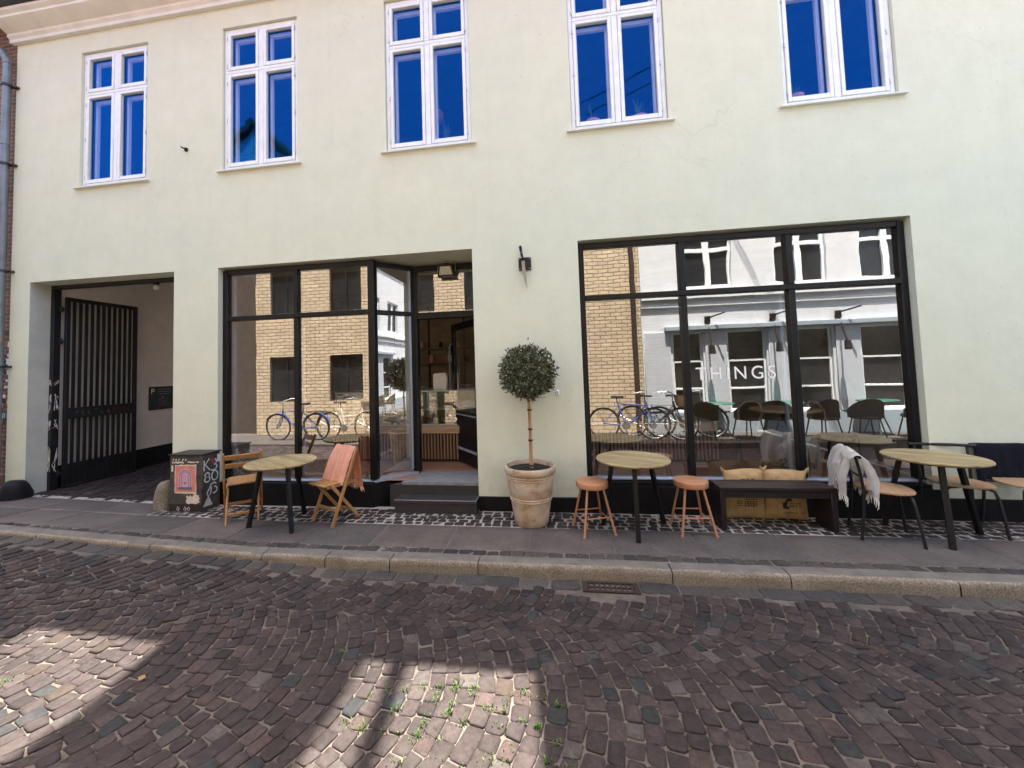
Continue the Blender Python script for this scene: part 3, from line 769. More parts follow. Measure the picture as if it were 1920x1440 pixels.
# open door leaf swung inwards
hx, hy = LX1-.06, DY+.05
dr = bpy.data.objects.new('door', None)
bpy.data.objects.remove(dr)
m = MB(); L_ = .86; ZD0, ZD1 = .325, 2.37
def dbar(u0, u1, z0, z1, t=.045): m.bx(-u1, -u0, -t/2, t/2, z0, z1, .004)
dbar(0, .09, ZD0, ZD1); dbar(L_-.09, L_, ZD0, ZD1); dbar(.09, L_-.09, ZD1-.1, ZD1); dbar(.09, L_-.09, ZD0, ZD0+.14); dbar(.09, L_-.09, .95, 1.06)
dbar(.085, L_-.085, ZD0+.14, .95, .022)
m.mi = 1; m.bx(-L_+.09, -.09, -.028, -.0235, ZD0+.17, ZD0+.21); m.bx(-L_+.09, -.09, -.028, -.0235, 1.0, 1.02)
door = m.build('door', ['black', 'sill'], bld); door.location = (hx, hy, 0); door.rotation_euler = (0, 0, -math.radians(52))
pane(door, [(-.085, 0, 1.055), (-L_+.085, 0, 1.055), (-L_+.085, 0, ZD1-.095), (-.085, 0, ZD1-.095)])
m = MB(); m.tube([(-L_+.045, -.03, 1.2), (-L_+.045, -.075, 1.22), (-L_+.045, -.075, 2.05), (-L_+.045, -.03, 2.07)], .011, 8); m.build('handle', 'grey_metal', door)

# right shop window
sf = MB(); Z0 = .352; ZM0, ZM1 = 2.44, 2.50; ZTT = 3.12
bar(sf, RX0+.004, RX0+.07, Z0+.03, ZTT); bar(sf, RX1-.075, RX1-.004, Z0+.03, ZTT)
for x in (1.57, 2.70): bar(sf, x-.035, x+.035, Z0+.03, ZM0, FY-.036); bar(sf, x-.035, x+.035, ZM1, ZTT-.06, FY-.036)
bar(sf, RX0+.07, RX1-.075, ZTT-.06, ZTT); bar(sf, RX0+.07, RX1-.075, ZM0, ZM1, FY-.04)
rw = sf.build('shop_window', 'black', bld)
for i, (x0, x1) in enumerate(((RX0+.065, 1.54), (1.60, 2.67), (2.73, RX1-.07))):
    for j, (z0, z1) in enumerate(((Z0+.03, ZM0+.004), (ZM1-.004, ZTT-.056))):
        pane(rw, [(x0, FY+.01, z0), (x1, FY+.01, z0), (x1, FY+.01, z1), (x0, FY+.01, z1)], 'glass_wavy' if j else 'glass')
q = MB(); q.prism([(RX0+.004, FY-.04, Z0+.004), (RX0+.004, FY-.04, Z0+.014), (RX0+.004, FY+.05, Z0+.031), (RX0+.004, FY+.05, Z0+.004)], (RX1-RX0-.008, 0, 0)); q.build('sill', 'sill', rw)
q = MB(); q.bx(2.615, 2.645, FY+.055, FY+.09, Z0+.04, ZM0-.02, .003); q.build('glazing_stile', 'sill', rw)
text('lettering', 'THINGS', .205, 'lettering', (1.665, FY+.004, 1.468), (math.pi/2, 0, 0), rw, .0006, 1.34, .93)
mb = MB(); mb.bx(RX0-.1, RX1+.08, -.012, .1, -.2, RZ0+.0, .006); mb.bx(RX0+.004, RX1-.004, .0, .1, RZ0+.001, Z0-.01, .003); mb.build('base_panel', 'plinth', bld)

# shop interior shell
mb = MB(); Y0, Y1 = .16, 3.7
mb.face([(LX0-.4, Y0, .289), (RX1+.3, Y0, .289), (RX1+.3, Y1, .289), (LX0-.4, Y1, .289)]); mb.build('shop_floor', 'floor', bld)
mb = MB(); mb.face([(LX0-.4, Y1, .3), (RX1+.3, Y1, .3), (RX1+.3, Y1, 3.3), (LX0-.4, Y1, 3.3)]); mb.build('shop_back_wall', 'brick_in', bld)
mb = MB(); mb.face([(LX0-.4, Y0, 3.3), (LX0-.4, Y1, 3.3), (RX1+.3, Y1, 3.3), (RX1+.3, Y0, 3.3)])
mb.face([(RX1+.3, Y0, .3), (RX1+.3, Y0, 3.3), (RX1+.3, Y1, 3.3), (RX1+.3, Y1, .3)]); mb.face([(LX0-.4, Y0, .3), (LX0-.4, Y1, .3), (LX0-.4, Y1, 3.3), (LX0-.4, Y0, 3.3)])
mb.face([(LX1-.06, .62, .3), (LX1-.06, .62, 3.3), (RX0+.02, .62, 3.3), (RX0+.02, .62, .3)])
mb.build('shop_inner_wall', 'inside', bld)


db_ = thing('dark_gap_block', 'added dark block for a shadowed gap beyond the yellow building, mirrored in the left window', 'building', (-8.2, -7.5, 0))
mb = MB(); mb.bx(-14, 0, -8, 0, -.4, 7.5); mb.build('wall', var_mat('shade_dark_wall', (.045, .034, .027), .9, scale=6, amt=.4), db_)  # near-black colour stands in for shade, keeping this reflection dark
mb = MB(); mb.prism([(-14, .1, 7.5), (-14, -4, 10), (-14, -8, 7.5)], (14, 0, 0)); mb.build('roof', 'tile', db_)
gh = thing('gabled_house', 'pale house with a steep gable far behind, mirrored in the leftmost upper windows', 'building', (-12.6, -10.8, 0))
mb = MB(); mb.prism([(-4.5, 0, 0), (3.6, 0, 0), (3.6, 0, 9.2), (-.45, 0, 13.2), (-4.5, 0, 9.2)], (0, -6, 0)); mb.build('wall', 'white_render', gh)
mb = MB(); mb.prism([(-4.8, .15, 9.0), (-.45, .15, 13.3), (3.9, .15, 9.0), (3.9, .15, 9.2), (-.45, .15, 13.55), (-4.8, .15, 9.2)], (0, -6.3, 0)); mb.build('roof', 'tile', gh)
for i, (x0, z0, x1, z1) in enumerate(((1.2, 9.0, 9.5, 10.2), (1.4, 8.7, 9.7, 9.9))):
    mb = MB(); mb.tube([(x0+(x1-x0)*t, -6.0+(5.9)*t, z0+(z1-z0)*t-.5*math.sin(math.pi*t)) for t in np.linspace(0, 1, 14)], .012, 6)
    tag(mb.build('overhead_cable', 'rubber'), ['higher', 'lower'][i]+' of two dark cables spanning the street, mirrored in the upper windows', 'cable', 'cables over the street')
lf = MB(); lf.grid([[Vector((x, y*max(.05, 1-abs(x)/.03), .006+.006*math.sin(x*60+y*90))) for y in (-.014, -.007, 0, .007, .014)] for x in np.linspace(-.028, .028, 7)])
tag(lf.build('fallen_leaf', flatmat('yellow_leaf', (.24, .165, .07)), None, (-2.43, -2.52, -.09)), 'single yellow fallen leaf on the setts in the foreground', 'leaf')

# ------------------------------------------------------------------ fittings on and beside the building
nb = thing('brick_building', 'red-brown brick neighbour house with scrawled stickers, at the left edge of the photo', 'building', (BX0, 0, 0))
mb = MB(); mb.wall(-6, -.02, .35, 9, .03, []); mb.face([(-.02, .03, -.3), (-.02, .03, 9), (-.02, 6, 9), (-.02, 6, -.3)]); mb.build('wall', 'brick_red', nb)
mb = MB(); mb.bx(-6, -.03, -.03, .1, -.2, .36, .01); mb.build('plinth', var_mat('brown_sandstone', (.17, .10, .075), .9, scale=12, amt=.4, bscale=60, bstr=.6), nb)
mb = MB(); mb.bx(-6, -.16, -.06, .04, 4.55, 4.66, .01); mb.bx(-6, -.16, -.05, .04, 3.72, 3.78, .01); mb.build('sill_band', 'cornice', nb)
stm = [flatmat('sticker_'+n, c) for n, c in (('white', (.7, .7, .68)), ('red', (.5, .05, .05)), ('blue', (.08, .12, .4)), ('green', (.06, .22, .12)), ('orange', (.5, .2, .05)), ('black', (.03, .03, .03)))]
mb = MB()
for i in range(90):
    mb.mi = R.choice([0, 0, 0, 1, 2, 3, 5, 5]); x = R.uniform(-.5, -.05); z = min(2.7, max(.5, R.gauss(1.5, .55))); w, h = R.uniform(.03, .09), R.uniform(.03, .08)
    y = .026-.0002*i/3; mb.face([(x, y, z), (x+w, y, z+R.uniform(-.01, .01)), (x+w, y, z+h), (x, y, z+h)])
mb.mi = 5
for i in range(16): scribble(mb, [(R.uniform(-.45, -.06), .018, R.uniform(.8, 2.4)) for _ in range(4)], .012, (0, -1, 0), .002)
mb.build('stickers', stm, nb)

dp = thing('drainpipe', 'grey zinc drainpipe running down between the brick house and the pale green wall', 'drainpipe', (BX0-.03, -.085, 0))
mb = MB(); mb.tube([(-.30, -.20, 7.05), (-.26, -.15, 6.9), (-.06, -.02, 6.62), (0, 0, 6.5), (0, 0, 3.4), (0, 0, .16), (.02, -.06, .10)], 0.045, 14)
for z in (6.45, 5.2, 4.05, 2.8, 1.1, .45): mb.tube([(0, 0, z), (0, 0, z+.05)], .051, 14)
mb.build('pipe', 'zinc', dp)
for z in (6.1, 4.9, 3.3, 1.9):
    mb = MB(); mb.tube([(0, 0, z), (0, 0, z+.03)], .062, 14); mb.bx(.03, .10, .045, .085, z, z+.03, .003); mb.build('bracket', 'gutter', dp)
mb = MB()
for i in range(26):
    mb.mi = R.choice([0, 0, 1, 2, 3, 4]); a = R.uniform(3.6, 5.6); da = R.uniform(.3, .9); z = R.uniform(.7, 2.4); h = R.uniform(.03, .09); r_ = .0465+.0003*i/5
    for k in range(3):
        a0, a1 = a+da*k/3, a+da*(k+1)/3
        mb.face([(r_*math.cos(a0), r_*math.sin(a0), z), (r_*math.cos(a1), r_*math.sin(a1), z), (r_*math.cos(a1), r_*math.sin(a1), z+h), (r_*math.cos(a0), r_*math.sin(a0), z+h)])
mb.build('stickers', stm, dp)

# iron gate, swung open against the passage wall
gt = thing('iron_gate', 'black iron bar gate swung open along the passage wall', 'gate', (GX0+.115, .345, 0), math.radians(-3))
G = .99
mb = MB(); mb.bx(-.025, .025, 0, .05, .05, 2.98, .004); mb.bx(-.025, .025, G-.05, G, .05, 2.98, .004); mb.bx(-.02, .02, .05, G-.05, 2.92, 2.98, .004); mb.bx(-.02, .02, .05, G-.05, .05, .10, .004)
mb.bx(-.024, .024, .05, G-.05, 1.10, 1.27, .004); mb.build('frame', 'steel', gt)
for i in range(11):
    y = .05+(G-.1)*(i+.75)/11.5
    mb = MB(); mb.bx(-.012, .012, y-.019, y+.019, .09, 1.11, .003); mb.bx(-.012, .012, y-.019, y+.019, 1.26, 2.93, .003); mb.build('bar', 'steel', gt)
mb = MB(); mb.bx(-.008, .008, .05, G-.05, .10, .42, .002); kp = mb.build('kick_panel', 'steel', gt)
for z in (.25, 2.25, 2.75):
    mb = MB(); mb.tube([(-.05, -.02, z), (-.05, -.02, z+.09)], .018, 8); mb.bx(-.09, -.02, -.03, 0, z+.02, z+.06, .003); mb.build('hinge', 'steel', gt)
mb = MB(); rr = random.Random(5)
for i in range(6): scribble(mb, [(.026, .12+.10*i/1.2+.05*rr.random(), 1.13+.1*rr.random()) for _ in range(5)], .006, (1, 0, 0), .001)
mb.mi = 1
for i in range(5): scribble(mb, [(.026, .55+.07*i+.04*rr.random(), 1.14+.08*rr.random()) for _ in range(4)], .008, (1, 0, 0), .001)
mb.build('graffiti', ['grey_metal', flatmat('red_paint_scrawl', (.25, .03, .03))], gt)

ps = thing('parking_sign', 'small dark parking notice with a P on the passage wall', 'sign', (GX0+.006, 1.92, 1.31))
mb = MB(); mb.bx(0, .012, -.235, .235, -.22, .22, .004); mb.build('plate', flatmat('dark_green_sign', (.012, .022, .018), .5), ps)
text('lettering', 'P', .14, 'lettering', (.0135, -.205, .085), (math.pi/2, 0, math.pi/2), ps, .0005)
mb = MB()
for z in (.16, .115, .07): mb.bx(.0125, .0135, -.06, R.uniform(.16, .21), z, z+.014)
for z in (-.03, -.07, -.11, -.15): mb.bx(.0125, .0135, -.06, R.uniform(.1, .2), z, z+.008)
mb.bx(.0125, .0135, .0, .04, .0, .03); mb.build('text_lines', 'grey_metal', ps)

lp = thing('bulb_lamp', 'bare bulb lamp hanging from the passage ceiling just behind the gate lintel', 'lamp', (-6.2, .75, 3.15))
mb = MB(); mb.tube([(0, 0, .95), (0, 0, .06)], .006, 6); mb.lathe([(0, .1), (.035, .1), (.04, .04), (.0, .04)], n=16); mb.build('holder', 'dark', lp)
mb = MB(); mb.lathe([(0, .05), (.025, .04), (.045, 0), (.04, -.03), (0, -.055)], n=16); mb.build('bulb', 'lettering', lp)

fl = thing('floodlight', 'small square floodlight fixed above the shop door', 'lamp', (-1.31, .44, 3.0))
mb = MB(); mb.prism([(-.09, -.06, .07), (.09, -.06, .07), (.115, -.03, -.07), (-.115, -.03, -.07)], (0, .09, 0)); mb.build('housing', 'steel', fl)
mb = MB(); mb.prism([(-.07, -.063, .055), (.07, -.063, .055), (.09, -.036, -.05), (-.09, -.036, -.05)], (0, -.003, 0)); mb.build('lens', flatmat('lamp_lens', (.42, .40, .36), .2), fl)
mb = MB(); mb.tube([(-.12, .01, -.01), (-.125, .02, .13), (.125, .02, .13), (.12, .01, -.01)], .010, 8); mb.bx(-.03, .03, 0, .04, .12, .144); mb.build('bracket', 'grey_metal', fl)

kn = thing('knife_sign', 'kitchen knife shop sign on a black wall plate, above the little tree', 'sign', (-.225, -.004, 2.90))
mb = MB(); mb.bx(-.075, .075, -.018, 0, -.07, .085, .006); mb.build('plate', 'steel', kn)
for (x, z) in ((-.06, -.055), (.06, -.055), (-.06, .07), (.06, .07), (-.005, .02)):
    mb = MB(); mb.tube([(x, -.018, z), (x, -.026, z)], .011 if x == -.005 else .007, 10); mb.build('bolt', 'blade', kn)
mb = MB(); mb.prism([(-.062, -.075, .20), (-.045, -.075, .215), (-.028, -.075, .205), (-.02, -.075, .12), (.0, -.075, .03), (-.034, -.075, .03), (-.048, -.075, .12)], (0, .022, 0)); mb.bx(-.03, -.012, -.056, -.015, .0, .03, .002); hd = mb.build('handle', 'black', kn)
for z in (.07, .13): mb = MB(); mb.tube([(-.032, -.078, z), (-.032, -.05, z)], .007, 8); mb.build('rivet', 'blade', hd)
mb = MB(); mb.prism([(-.036, -.069, .03), (.0, -.069, .03), (.012, -.066, -.12), (.020, -.064, -.31), (-.008, -.066, -.22), (-.03, -.068, -.10)], (0, .006, 0)); mb.build('blade', 'blade', kn)

db = MB(); db.bx(-.022, .022, -.02, 0, -.03, .03, .008); db.mi = 1; db.tube([(0, -.019, .0), (0, -.024, 0)], .009, 10)
tag(db.build('doorbell', ['white', 'grey_metal'], None, (.10, -.001, 1.37)), 'small white doorbell on the wall beside the little tree', 'doorbell')
db = MB(); db.tube([(0, 0, 0), (0, -.05, .0), (.01, -.09, -.01), (.035, -.10, -.03), (.05, -.08, -.035), (.045, -.06, -.01)], .008, 8); db.tube([(0, 0, 0), (0, -.008, 0)], .03, 12)
tag(db.build('wall_hook', 'rust', None, (-4.86, 0, 4.84)), 'small rusty iron hook in the wall between the two leftmost upper windows', 'hook')
for i, (x, z) in enumerate(((4.85, 5.60), (5.02, 5.60))):
    db = MB(); db.lathe([(0, .03), (.018, .03), (.022, .02), (.022, .0)], n=12)
    o = db.build('wall_bolt', 'grey_metal', None, (x, 0, z)); o.rotation_euler = (math.pi/2, 0, 0); tag(o, ['left', 'right'][i]+' of two grey bolt heads high on the wall at the upper right', 'bolt', 'pair of bolts at the upper right')

# guard stones and utility cabinet by the gateway
def guard_stone(name, loc, label, mat, h, r):
    mb = MB(); mb.lathe([(r, -.1), (r*.98, h*.3), (r*.8, h*.7), (r*.62, h*.92), (r*.4, h), (0, h*1.02)], n=18)
    for v in mb.bm.verts:
        d = mnoise.noise(v.co*9)*.02; v.co += v.co.normalized()*d
    o = mb.build(name, mat, None, loc); tag(o, label, 'guard stone', 'guard stones of the gateway')
guard_stone('guard_stone', (-4.96, -.17, 0), 'worn pale grey guard stone standing beside the graffitied cabinet', 'granite', .34, .115)
guard_stone('guard_stone', (-7.42, -.12, .05), 'squat dark painted guard stone at the left foot of the gateway', 'plinth', .26, .17)

ub = thing('utility_cabinet', 'black street cabinet with a torn pink poster and white graffiti, left of the folding chair', 'cabinet', (-4.54, -.145, 0))
mb = MB(); mb.bx(-.232, .232, -.135, .135, -.02, .70, .01); mb.build('body', var_mat('grimy_cabinet_paint', (.055, .05, .042), .7, scale=9, amt=.6, bscale=40, bstr=.4), ub)
mb = MB(); mb.prism([(-.242, -.148, .701), (.242, -.148, .701), (.242, -.148, .715), (-.242, -.148, .715)], (0, .29, .0)); mb.build('lid', 'steel', ub)
mb = MB(); mb.bx(-.233, .233, -.138, -.13, .0, .105, .003); mb.build('rust_strip', 'rust', ub)
mb = MB(); y = -.1375
def rag(x0, x1, z0, z1, yy, j=.008, n=7):
    P = [(x0+(x1-x0)*i/n, z0+R.uniform(-j, j)) for i in range(n)]+[(x1+R.uniform(-j, j)*.6, z0+(z1-z0)*i/n) for i in range(n)]+[(x1-(x1-x0)*i/n, z1+R.uniform(-j, j)) for i in range(n)]+[(x0+R.uniform(-j, j)*.6, z1-(z1-z0)*i/n) for i in range(n)]
    return [(a, yy, b) for a, b in P]
mb.face(rag(-.235+.085, .155, .225, .585, y)); mb.mi = 1; mb.face(rag(-.14, .145, .25, .57, y-.001, .003)); mb.mi = 2
arch = [(-.10, y-.002, .275), (.095, y-.002, .275)]+[(-.0025+.0975*math.cos(a), y-.002, .45+.085*math.sin(a)) for a in np.linspace(0, math.pi, 14)]; mb.face(arch)
mb.mi = 3
for k in range(2):
    r0, r1 = .082-.02*k, .074-.02*k; A = np.linspace(0, math.pi, 14)
    for a, b in zip(A, A[1:]): mb.face([(r0*math.cos(a), y-.003, .445+.9*r0*math.sin(a)), (r0*math.cos(b), y-.003, .445+.9*r0*math.sin(b)), (r1*math.cos(b), y-.003, .445+.9*r1*math.sin(b)), (r1*math.cos(a), y-.003, .445+.9*r1*math.sin(a))])
for x in (-.08, -.05, .045, .075): mb.bx(x-.003, x+.003, y-.0032, y-.002, .30, .445)
mb.bx(-.10, .095, y-.0032, y-.002, .277, .31); mb.bx(-.018, .012, y-.0032, y-.002, .345, .37)
mb.build('poster', [flatmat('torn_paper', (.62, .55, .45), .9), flatmat('poster_coral', (.62, .22, .17), .8), flatmat('poster_pink', (.55, .34, .42), .8), flatmat('poster_ink', (.16, .13, .17), .8)], ub)
mb = MB(); mb.face(rag(.02, .20, .12, .21, y, .022)); mb.face(rag(-.19, -.02, .60, .622, y, .006)); mb.face(rag(.03, .19, .612, .626, y, .005)); mb.face(rag(-.2, -.175, .50, .58, y, .008)); mb.build('torn_paper', flatmat('torn_paper', (.6, .55, .45), .9), ub)
mb = MB(); mb.mi = 0
for i, x in enumerate((-.18, -.14, -.10, -.04, 0)): scribble(mb, [(x, y, .63), (x+.01, y, .66), (x+.02, y, .645)], .008, (0, -1, 0), .001)
for x in (-.10, 0, .05): scribble(mb, [(x-.02, y, .03), (x, y, .07), (x+.02, y, .05), (x, y, .02)], .006, (0, -1, 0), .0022)
mb.mi = 1; X = .232
def sg(pts, w=.017): scribble(mb, [(X, a, b) for a, b in pts], w, (1, 0, 0), .0015)
C8 = lambda cy, cz, ry, rz, a0=0, a1=6.4, n=14: [(cy+ry*math.cos(a0+(a1-a0)*i/n), cz+rz*math.sin(a0+(a1-a0)*i/n)) for i in range(n+1)]
sg([(-.105, .63), (-.105, .50)]); sg([(-.03, .64), (-.09, .575), (-.02, .49)]); sg(C8(.03, .585, .045, .035, 2.2, -1.5)); sg(C8(.03, .52, .05, .04, 1.5, -2.4))
sg(C8(-.06, .44, .033, .025)); sg(C8(-.06, .385, .038, .032)); sg(C8(.05, .41, .045, .06))
sg(C8(.03, .285, .045, .035, .3, 3.6)); sg([(-.015, .285), (-.06, .22), (-.045, .16), (-.01, .20), (.0, .28)]); sg(C8(.04, .23, .045, .04, 1.5, -2.0))
mb.build('graffiti', ['cream', flatmat('white_spray_paint', (.60, .62, .64), .6)], ub)
mb = MB(); mb.face([(.2335, -.12, .06), (.2335, .02, .05), (.2335, -.04, .18)]); mb.mi = 1; mb.face([(.2335, .085, .57), (.2335, .125, .57), (.2335, .125, .67), (.2335, .085, .67)]); mb.mi = 2
mb.face([(.234, .02+.035*math.cos(a), .605+.035*math.sin(a)) for a in np.linspace(0, 6.0, 12)]); mb.build('stickers', [flatmat('sticker_grey', (.5, .5, .52)), flatmat('sticker_white', (.7, .7, .68)), flatmat('sticker_maroon', (.25, .05, .08))], ub)

# ------------------------------------------------------------------ the little standard tree in its pot
tp = thing('terracotta_pot', 'large whitewashed terracotta pot holding the ball-shaped little tree', 'plant pot', (-.232, -.31, 0))
mb = MB(); mb.lathe([(0, .0), (.172, .0), (.182, .01), (.198, .12), (.216, .24), (.219, .255), (.228, .262), (.224, .275), (.230, .287), (.224, .30), (.2315, .315), (.242, .40), (.252, .48), (.250, .485), (.262, .492), (.256, .505), (.266, .515), (.262, .53), (.272, .54), (.280, .555), (.282, .60), (.274, .614), (.256, .612), (.250, .58), (.244, .53), (0, .53)], n=56)
for v in mb.bm.verts: v.co += Vector((v.co.x, v.co.y, 0)).normalized()*mnoise.noise(v.co*6)*.003 if abs(v.co.x)+abs(v.co.y) > .05 else Vector()
mb.build('pot', 'terra', tp)
mb = MB(); P = []
for i in range(9):
    P.append([((.246*i/8)*math.cos(a), (.246*i/8)*math.sin(a), .565+.012*mnoise.noise((i*.9, 3*math.cos(a), 3*math.sin(a)))+(.012 if i < 3 else 0)) for a in np.linspace(0, 2*math.pi, 33)])
mb.grid(P); mb.build('soil', 'soil', tp)
tr = thing('topiary_tree', 'ball-shaped little bay tree on a thin stem in the terracotta pot', 'tree', (-.225, -.31, .57))
mb = MB(); mb.tube([(.005, 0, -.03), (.002, .0, .2), (.006, .004, .45), (.0, 0, .70), (.004, .0, .95)], [.017, .015, .014, .014, .010], 10)
for i in range(16):
    a = i*2.4; zz = .72+.02*i; rr_ = .2; mb.tube([(0, 0, zz), (rr_*.5*math.cos(a), rr_*.5*math.sin(a), zz+.05), (rr_*math.cos(a), rr_*math.sin(a), zz+.05+.12*R.uniform(-.4, 1))], [.006, .004, .002], 6)
mb.build('trunk', 'bark', tr)
mb = MB(); mb.tube([(.024, -.012, -.03), (.020, -.010, .74)], .008, 8); mb.build('stake', 'oak', tr)
for z in (.03, .30, .42, .63):
    mb = MB(); mb.tube([(.010, -.005, z), (.010, -.005, z+.014)], .026, 12); mb.build('tie', 'tie', tr)
V, F, T = [], [], []
CR = Vector((.0, .0, 1.035))
for i in range(4200):
    d = Vector((R.gauss(0, 1), R.gauss(0, 1), R.gauss(0, 1))).normalized()
    lump = 1+.13*mnoise.noise(d*3.1)+.10*mnoise.noise(d*7.3)
    rad = .312*lump*(R.random()**.28)*(1 if d.z > -.55 else .90)
    if R.random() < .07: rad *= R.uniform(1.04, 1.17)
    p = CR+d*rad
    ax = (d+Vector((R.gauss(0, .55), R.gauss(0, .55), R.gauss(0, .55)-.05))).normalized()
    sd = ax.cross(Vector((R.gauss(0, 1), R.gauss(0, 1), R.gauss(0, 1)))).normalized(); nn = ax.cross(sd)
    l = R.uniform(.028, .062); w = l*R.uniform(.20, .28); b = len(V)
    V.extend([p-ax*l*.4, p+sd*w+nn*.004, p+ax*l*.15-nn*.003, p-sd*w+nn*.004, p+ax*l*.6-nn*.008])
    F.extend([(b, b+1, b+2), (b, b+2, b+3), (b+1, b+4, b+2), (b+2, b+4, b+3)])
    t = R.random()**1.6; T.extend([(t, t, t)]*5)
raw('crown', [tuple(v) for v in V], F, 'leaf', tr, T)

# ------------------------------------------------------------------ café furniture
def cafe_table(c, feet, label):
    t = thing('cafe_table', label, 'table', (c[0], c[1], 0), 0, 'round café tables on the pavement'); zt = .72
    mb = MB(); r = .358
    mb.lathe([(0, zt-.026), (r-.012, zt-.026), (r-.002, zt-.018), (r, zt-.01), (r-.004, zt-.002), (r-.014, zt), (0, zt)], n=64); mb.build('table_top', 'table', t)
    mb = MB(); mb.lathe([(0, zt-.045), (r-.09, zt-.045), (r-.075, zt-.0265), (0, zt-.0265)], n=40); mb.build('underframe', 'black', t)
    for fx, fy in feet:
        f = Vector((fx-c[0], fy-c[1], 0)); k = f.normalized(); tp_ = k*min(f.length*.62, .22)+Vector((0, 0, zt-.04)); d = f-tp_
        mb = MB(); s = k.cross(Vector((0, 0, 1))); w = .021
        pts0 = [f+k*w+s*w, f-k*w+s*w, f-k*w-s*w, f+k*w-s*w]
        a = [mb.bm.verts.new(p) for p in pts0]; b2 = [mb.bm.verts.new(p-f+tp_) for p in pts0]
        mb.bm.faces.new(a[::-1]); mb.bm.faces.new(b2)
        for i in range(4): mb.bm.faces.new((a[i], a[(i+1) % 4], b2[(i+1) % 4], b2[i]))
        bmesh.ops.bevel(mb.bm, geom=mb.bm.edges[:], offset=.005, segments=2, affect='EDGES'); mb.build('leg', 'black', t)
    return t
cafe_table((-2.965, -.62), [(-2.74, -.765), (-3.32, -.68), (-2.95, -.24)], 'round wooden café table with black legs between the two folding chairs')
cafe_table((.815, -.46), [(.78, -.74), (.515, -.345), (1.14, -.27)], 'round wooden café table with black legs between the two copper stools')
cafe_table((3.55, -.37), [(3.37, -.685), (3.90, -.34), (3.26, -.16)], 'round wooden café table with black legs beside the chair under the cream throw')

def folding_chair(name, label, loc, rz, s=1.):
    """local +x is the way the sitter faces"""
    t = thing(name, label, 'chair', loc, rz, 'wooden folding chairs by the left shop window'); Wd = .37; TL = .16
    for y in (-Wd/2, Wd/2):
        mb = MB(); p0, p1 = Vector((TL, y, 0)), Vector((-TL, y, .80)); d = (p1-p0); L = d.length; an = math.atan2(d.x, d.z)
        mb.box((p0+p1)/2, (.038, .022, L), .006, Matrix.Rotation(an, 4, 'Y')); mb.build('back_post', 'teak', t)
        yy = y*.84; p0, p1 = Vector((-.20, yy, 0)), Vector((.14, yy, .435)); d = p1-p0; an = math.atan2(d.x, d.z)
        mb = MB(); mb.box((p0+p1)/2, (.036, .022, d.length), .006, Matrix.Rotation(an, 4, 'Y')); mb.build('rear_leg', 'teak', t)
    mb = MB()
    for i in range(6):
        x = -.14+.062*i; mb.box((x+.03, 0, .437+.006*i/5), (.054, Wd*.86, .018), .005)
    mb.box((.01, Wd*.39, .422), (.37, .018, .03), .004); mb.box((.01, -Wd*.39, .422), (.37, .018, .03), .004); mb.build('seat', 'teak_x', t)
    def at(z): return TL-2*TL*z/.80
    for z in (.745, .645):
        mb = MB(); mb.box((at(z)-.004, 0, z), (.018, Wd-.02, .062), .006, Matrix.Rotation(-.38, 4, 'Y')); mb.build('back_slat', 'teak_x', t)
    mb = MB(); mb.box((at(.16), 0, .16), (.016, Wd-.02, .035), .004); mb.build('stretcher', 'teak_x', t)
    mb = MB(); mb.box((-.125, 0, .10), (.016, Wd*.8, .03), .004); mb.build('stretcher', 'teak_x', t)
    return t
chA = folding_chair('folding_chair', 'light wooden folding chair with a bare slatted back beside the black cabinet', (-3.62, -.41, 0), math.radians(128))
chB = folding_chair('folding_chair', 'light wooden folding chair with a peach blanket over its back', (-2.47, -.385, 0), math.radians(244))

def cloth(name, label, P, mat, fringe=0, flen=.05, thick=.006, fr_rows=(0, -1), cat='blanket'):
    """P[i][j]: rows run along the drape, columns across it"""
    mb = MB(); mb.grid(P)
    bmesh.ops.solidify(mb.bm, geom=mb.bm.faces[:], thickness=thick)
    for f in mb.bm.faces: f.smooth = True
    o = mb.build(name, mat); tag(o, label, cat)
    if fringe:
        f = MB()
        for rw_ in fr_rows:
            row = P[rw_]
            for k in range(fringe):
                u = k/(fringe-1)*(len(row)-1); i = min(int(u), len(row)-2); p = row[i].lerp(row[i+1], u-i)
                q = p+Vector((R.uniform(-.012, .012), R.uniform(-.012, .012), -flen*R.uniform(.6, 1.2))); m = (p+q)/2+Vector((R.uniform(-.006, .006), R.uniform(-.006, .006), 0))
                f.tube([p+Vector((0, 0, .004)), m, q], [.0035, .003, .0015], 5)
        f.build('fringe', mat, o)
    return o
# peach blanket over chair B: hangs in front of and behind the top slat
mw = chB.matrix_basis if False else Matrix.Translation(chB.location) @ rotz(chB.rotation_euler.z)
P = []
n, m_ = 44, 30
for i in range(n):
    t = i/(n-1); row = []
    s_ = (t-.48)*.86            # arc length from the crest, front < 0
    for j in range(m_):
        v = j/(m_-1); y = -.18+.36*v
        fold = .012*math.sin(v*17+1.5*t)+.007*math.sin(v*31+4*t+1); k = min(1, abs(s_)*7)
        e = .028
        if s_ < 0: z = .800+s_*.92; x = .16-.40*z+e+fold*k+.018*k
        else: z = .800-s_*.99; x = -.16-e-.07*s_-fold*k-.012*k
        if abs(s_) < .03: u = s_/.03; x = -.16-e*u*.9; z = .800+.016*(1-u*u)
        row.append(mw @ Vector((x, y*(1+.12*abs(s_))+.07*max(0, s_), z+.005*math.sin(v*9+2)-(.05*v*s_ if s_ > 0 else .06*(1-v)*s_*-1*-1))))
    P.append(row)
cloth('blanket', 'peach fringed blanket folded over the back of the wooden folding chair', P, 'peach', 42, .045, .007, (-1,))

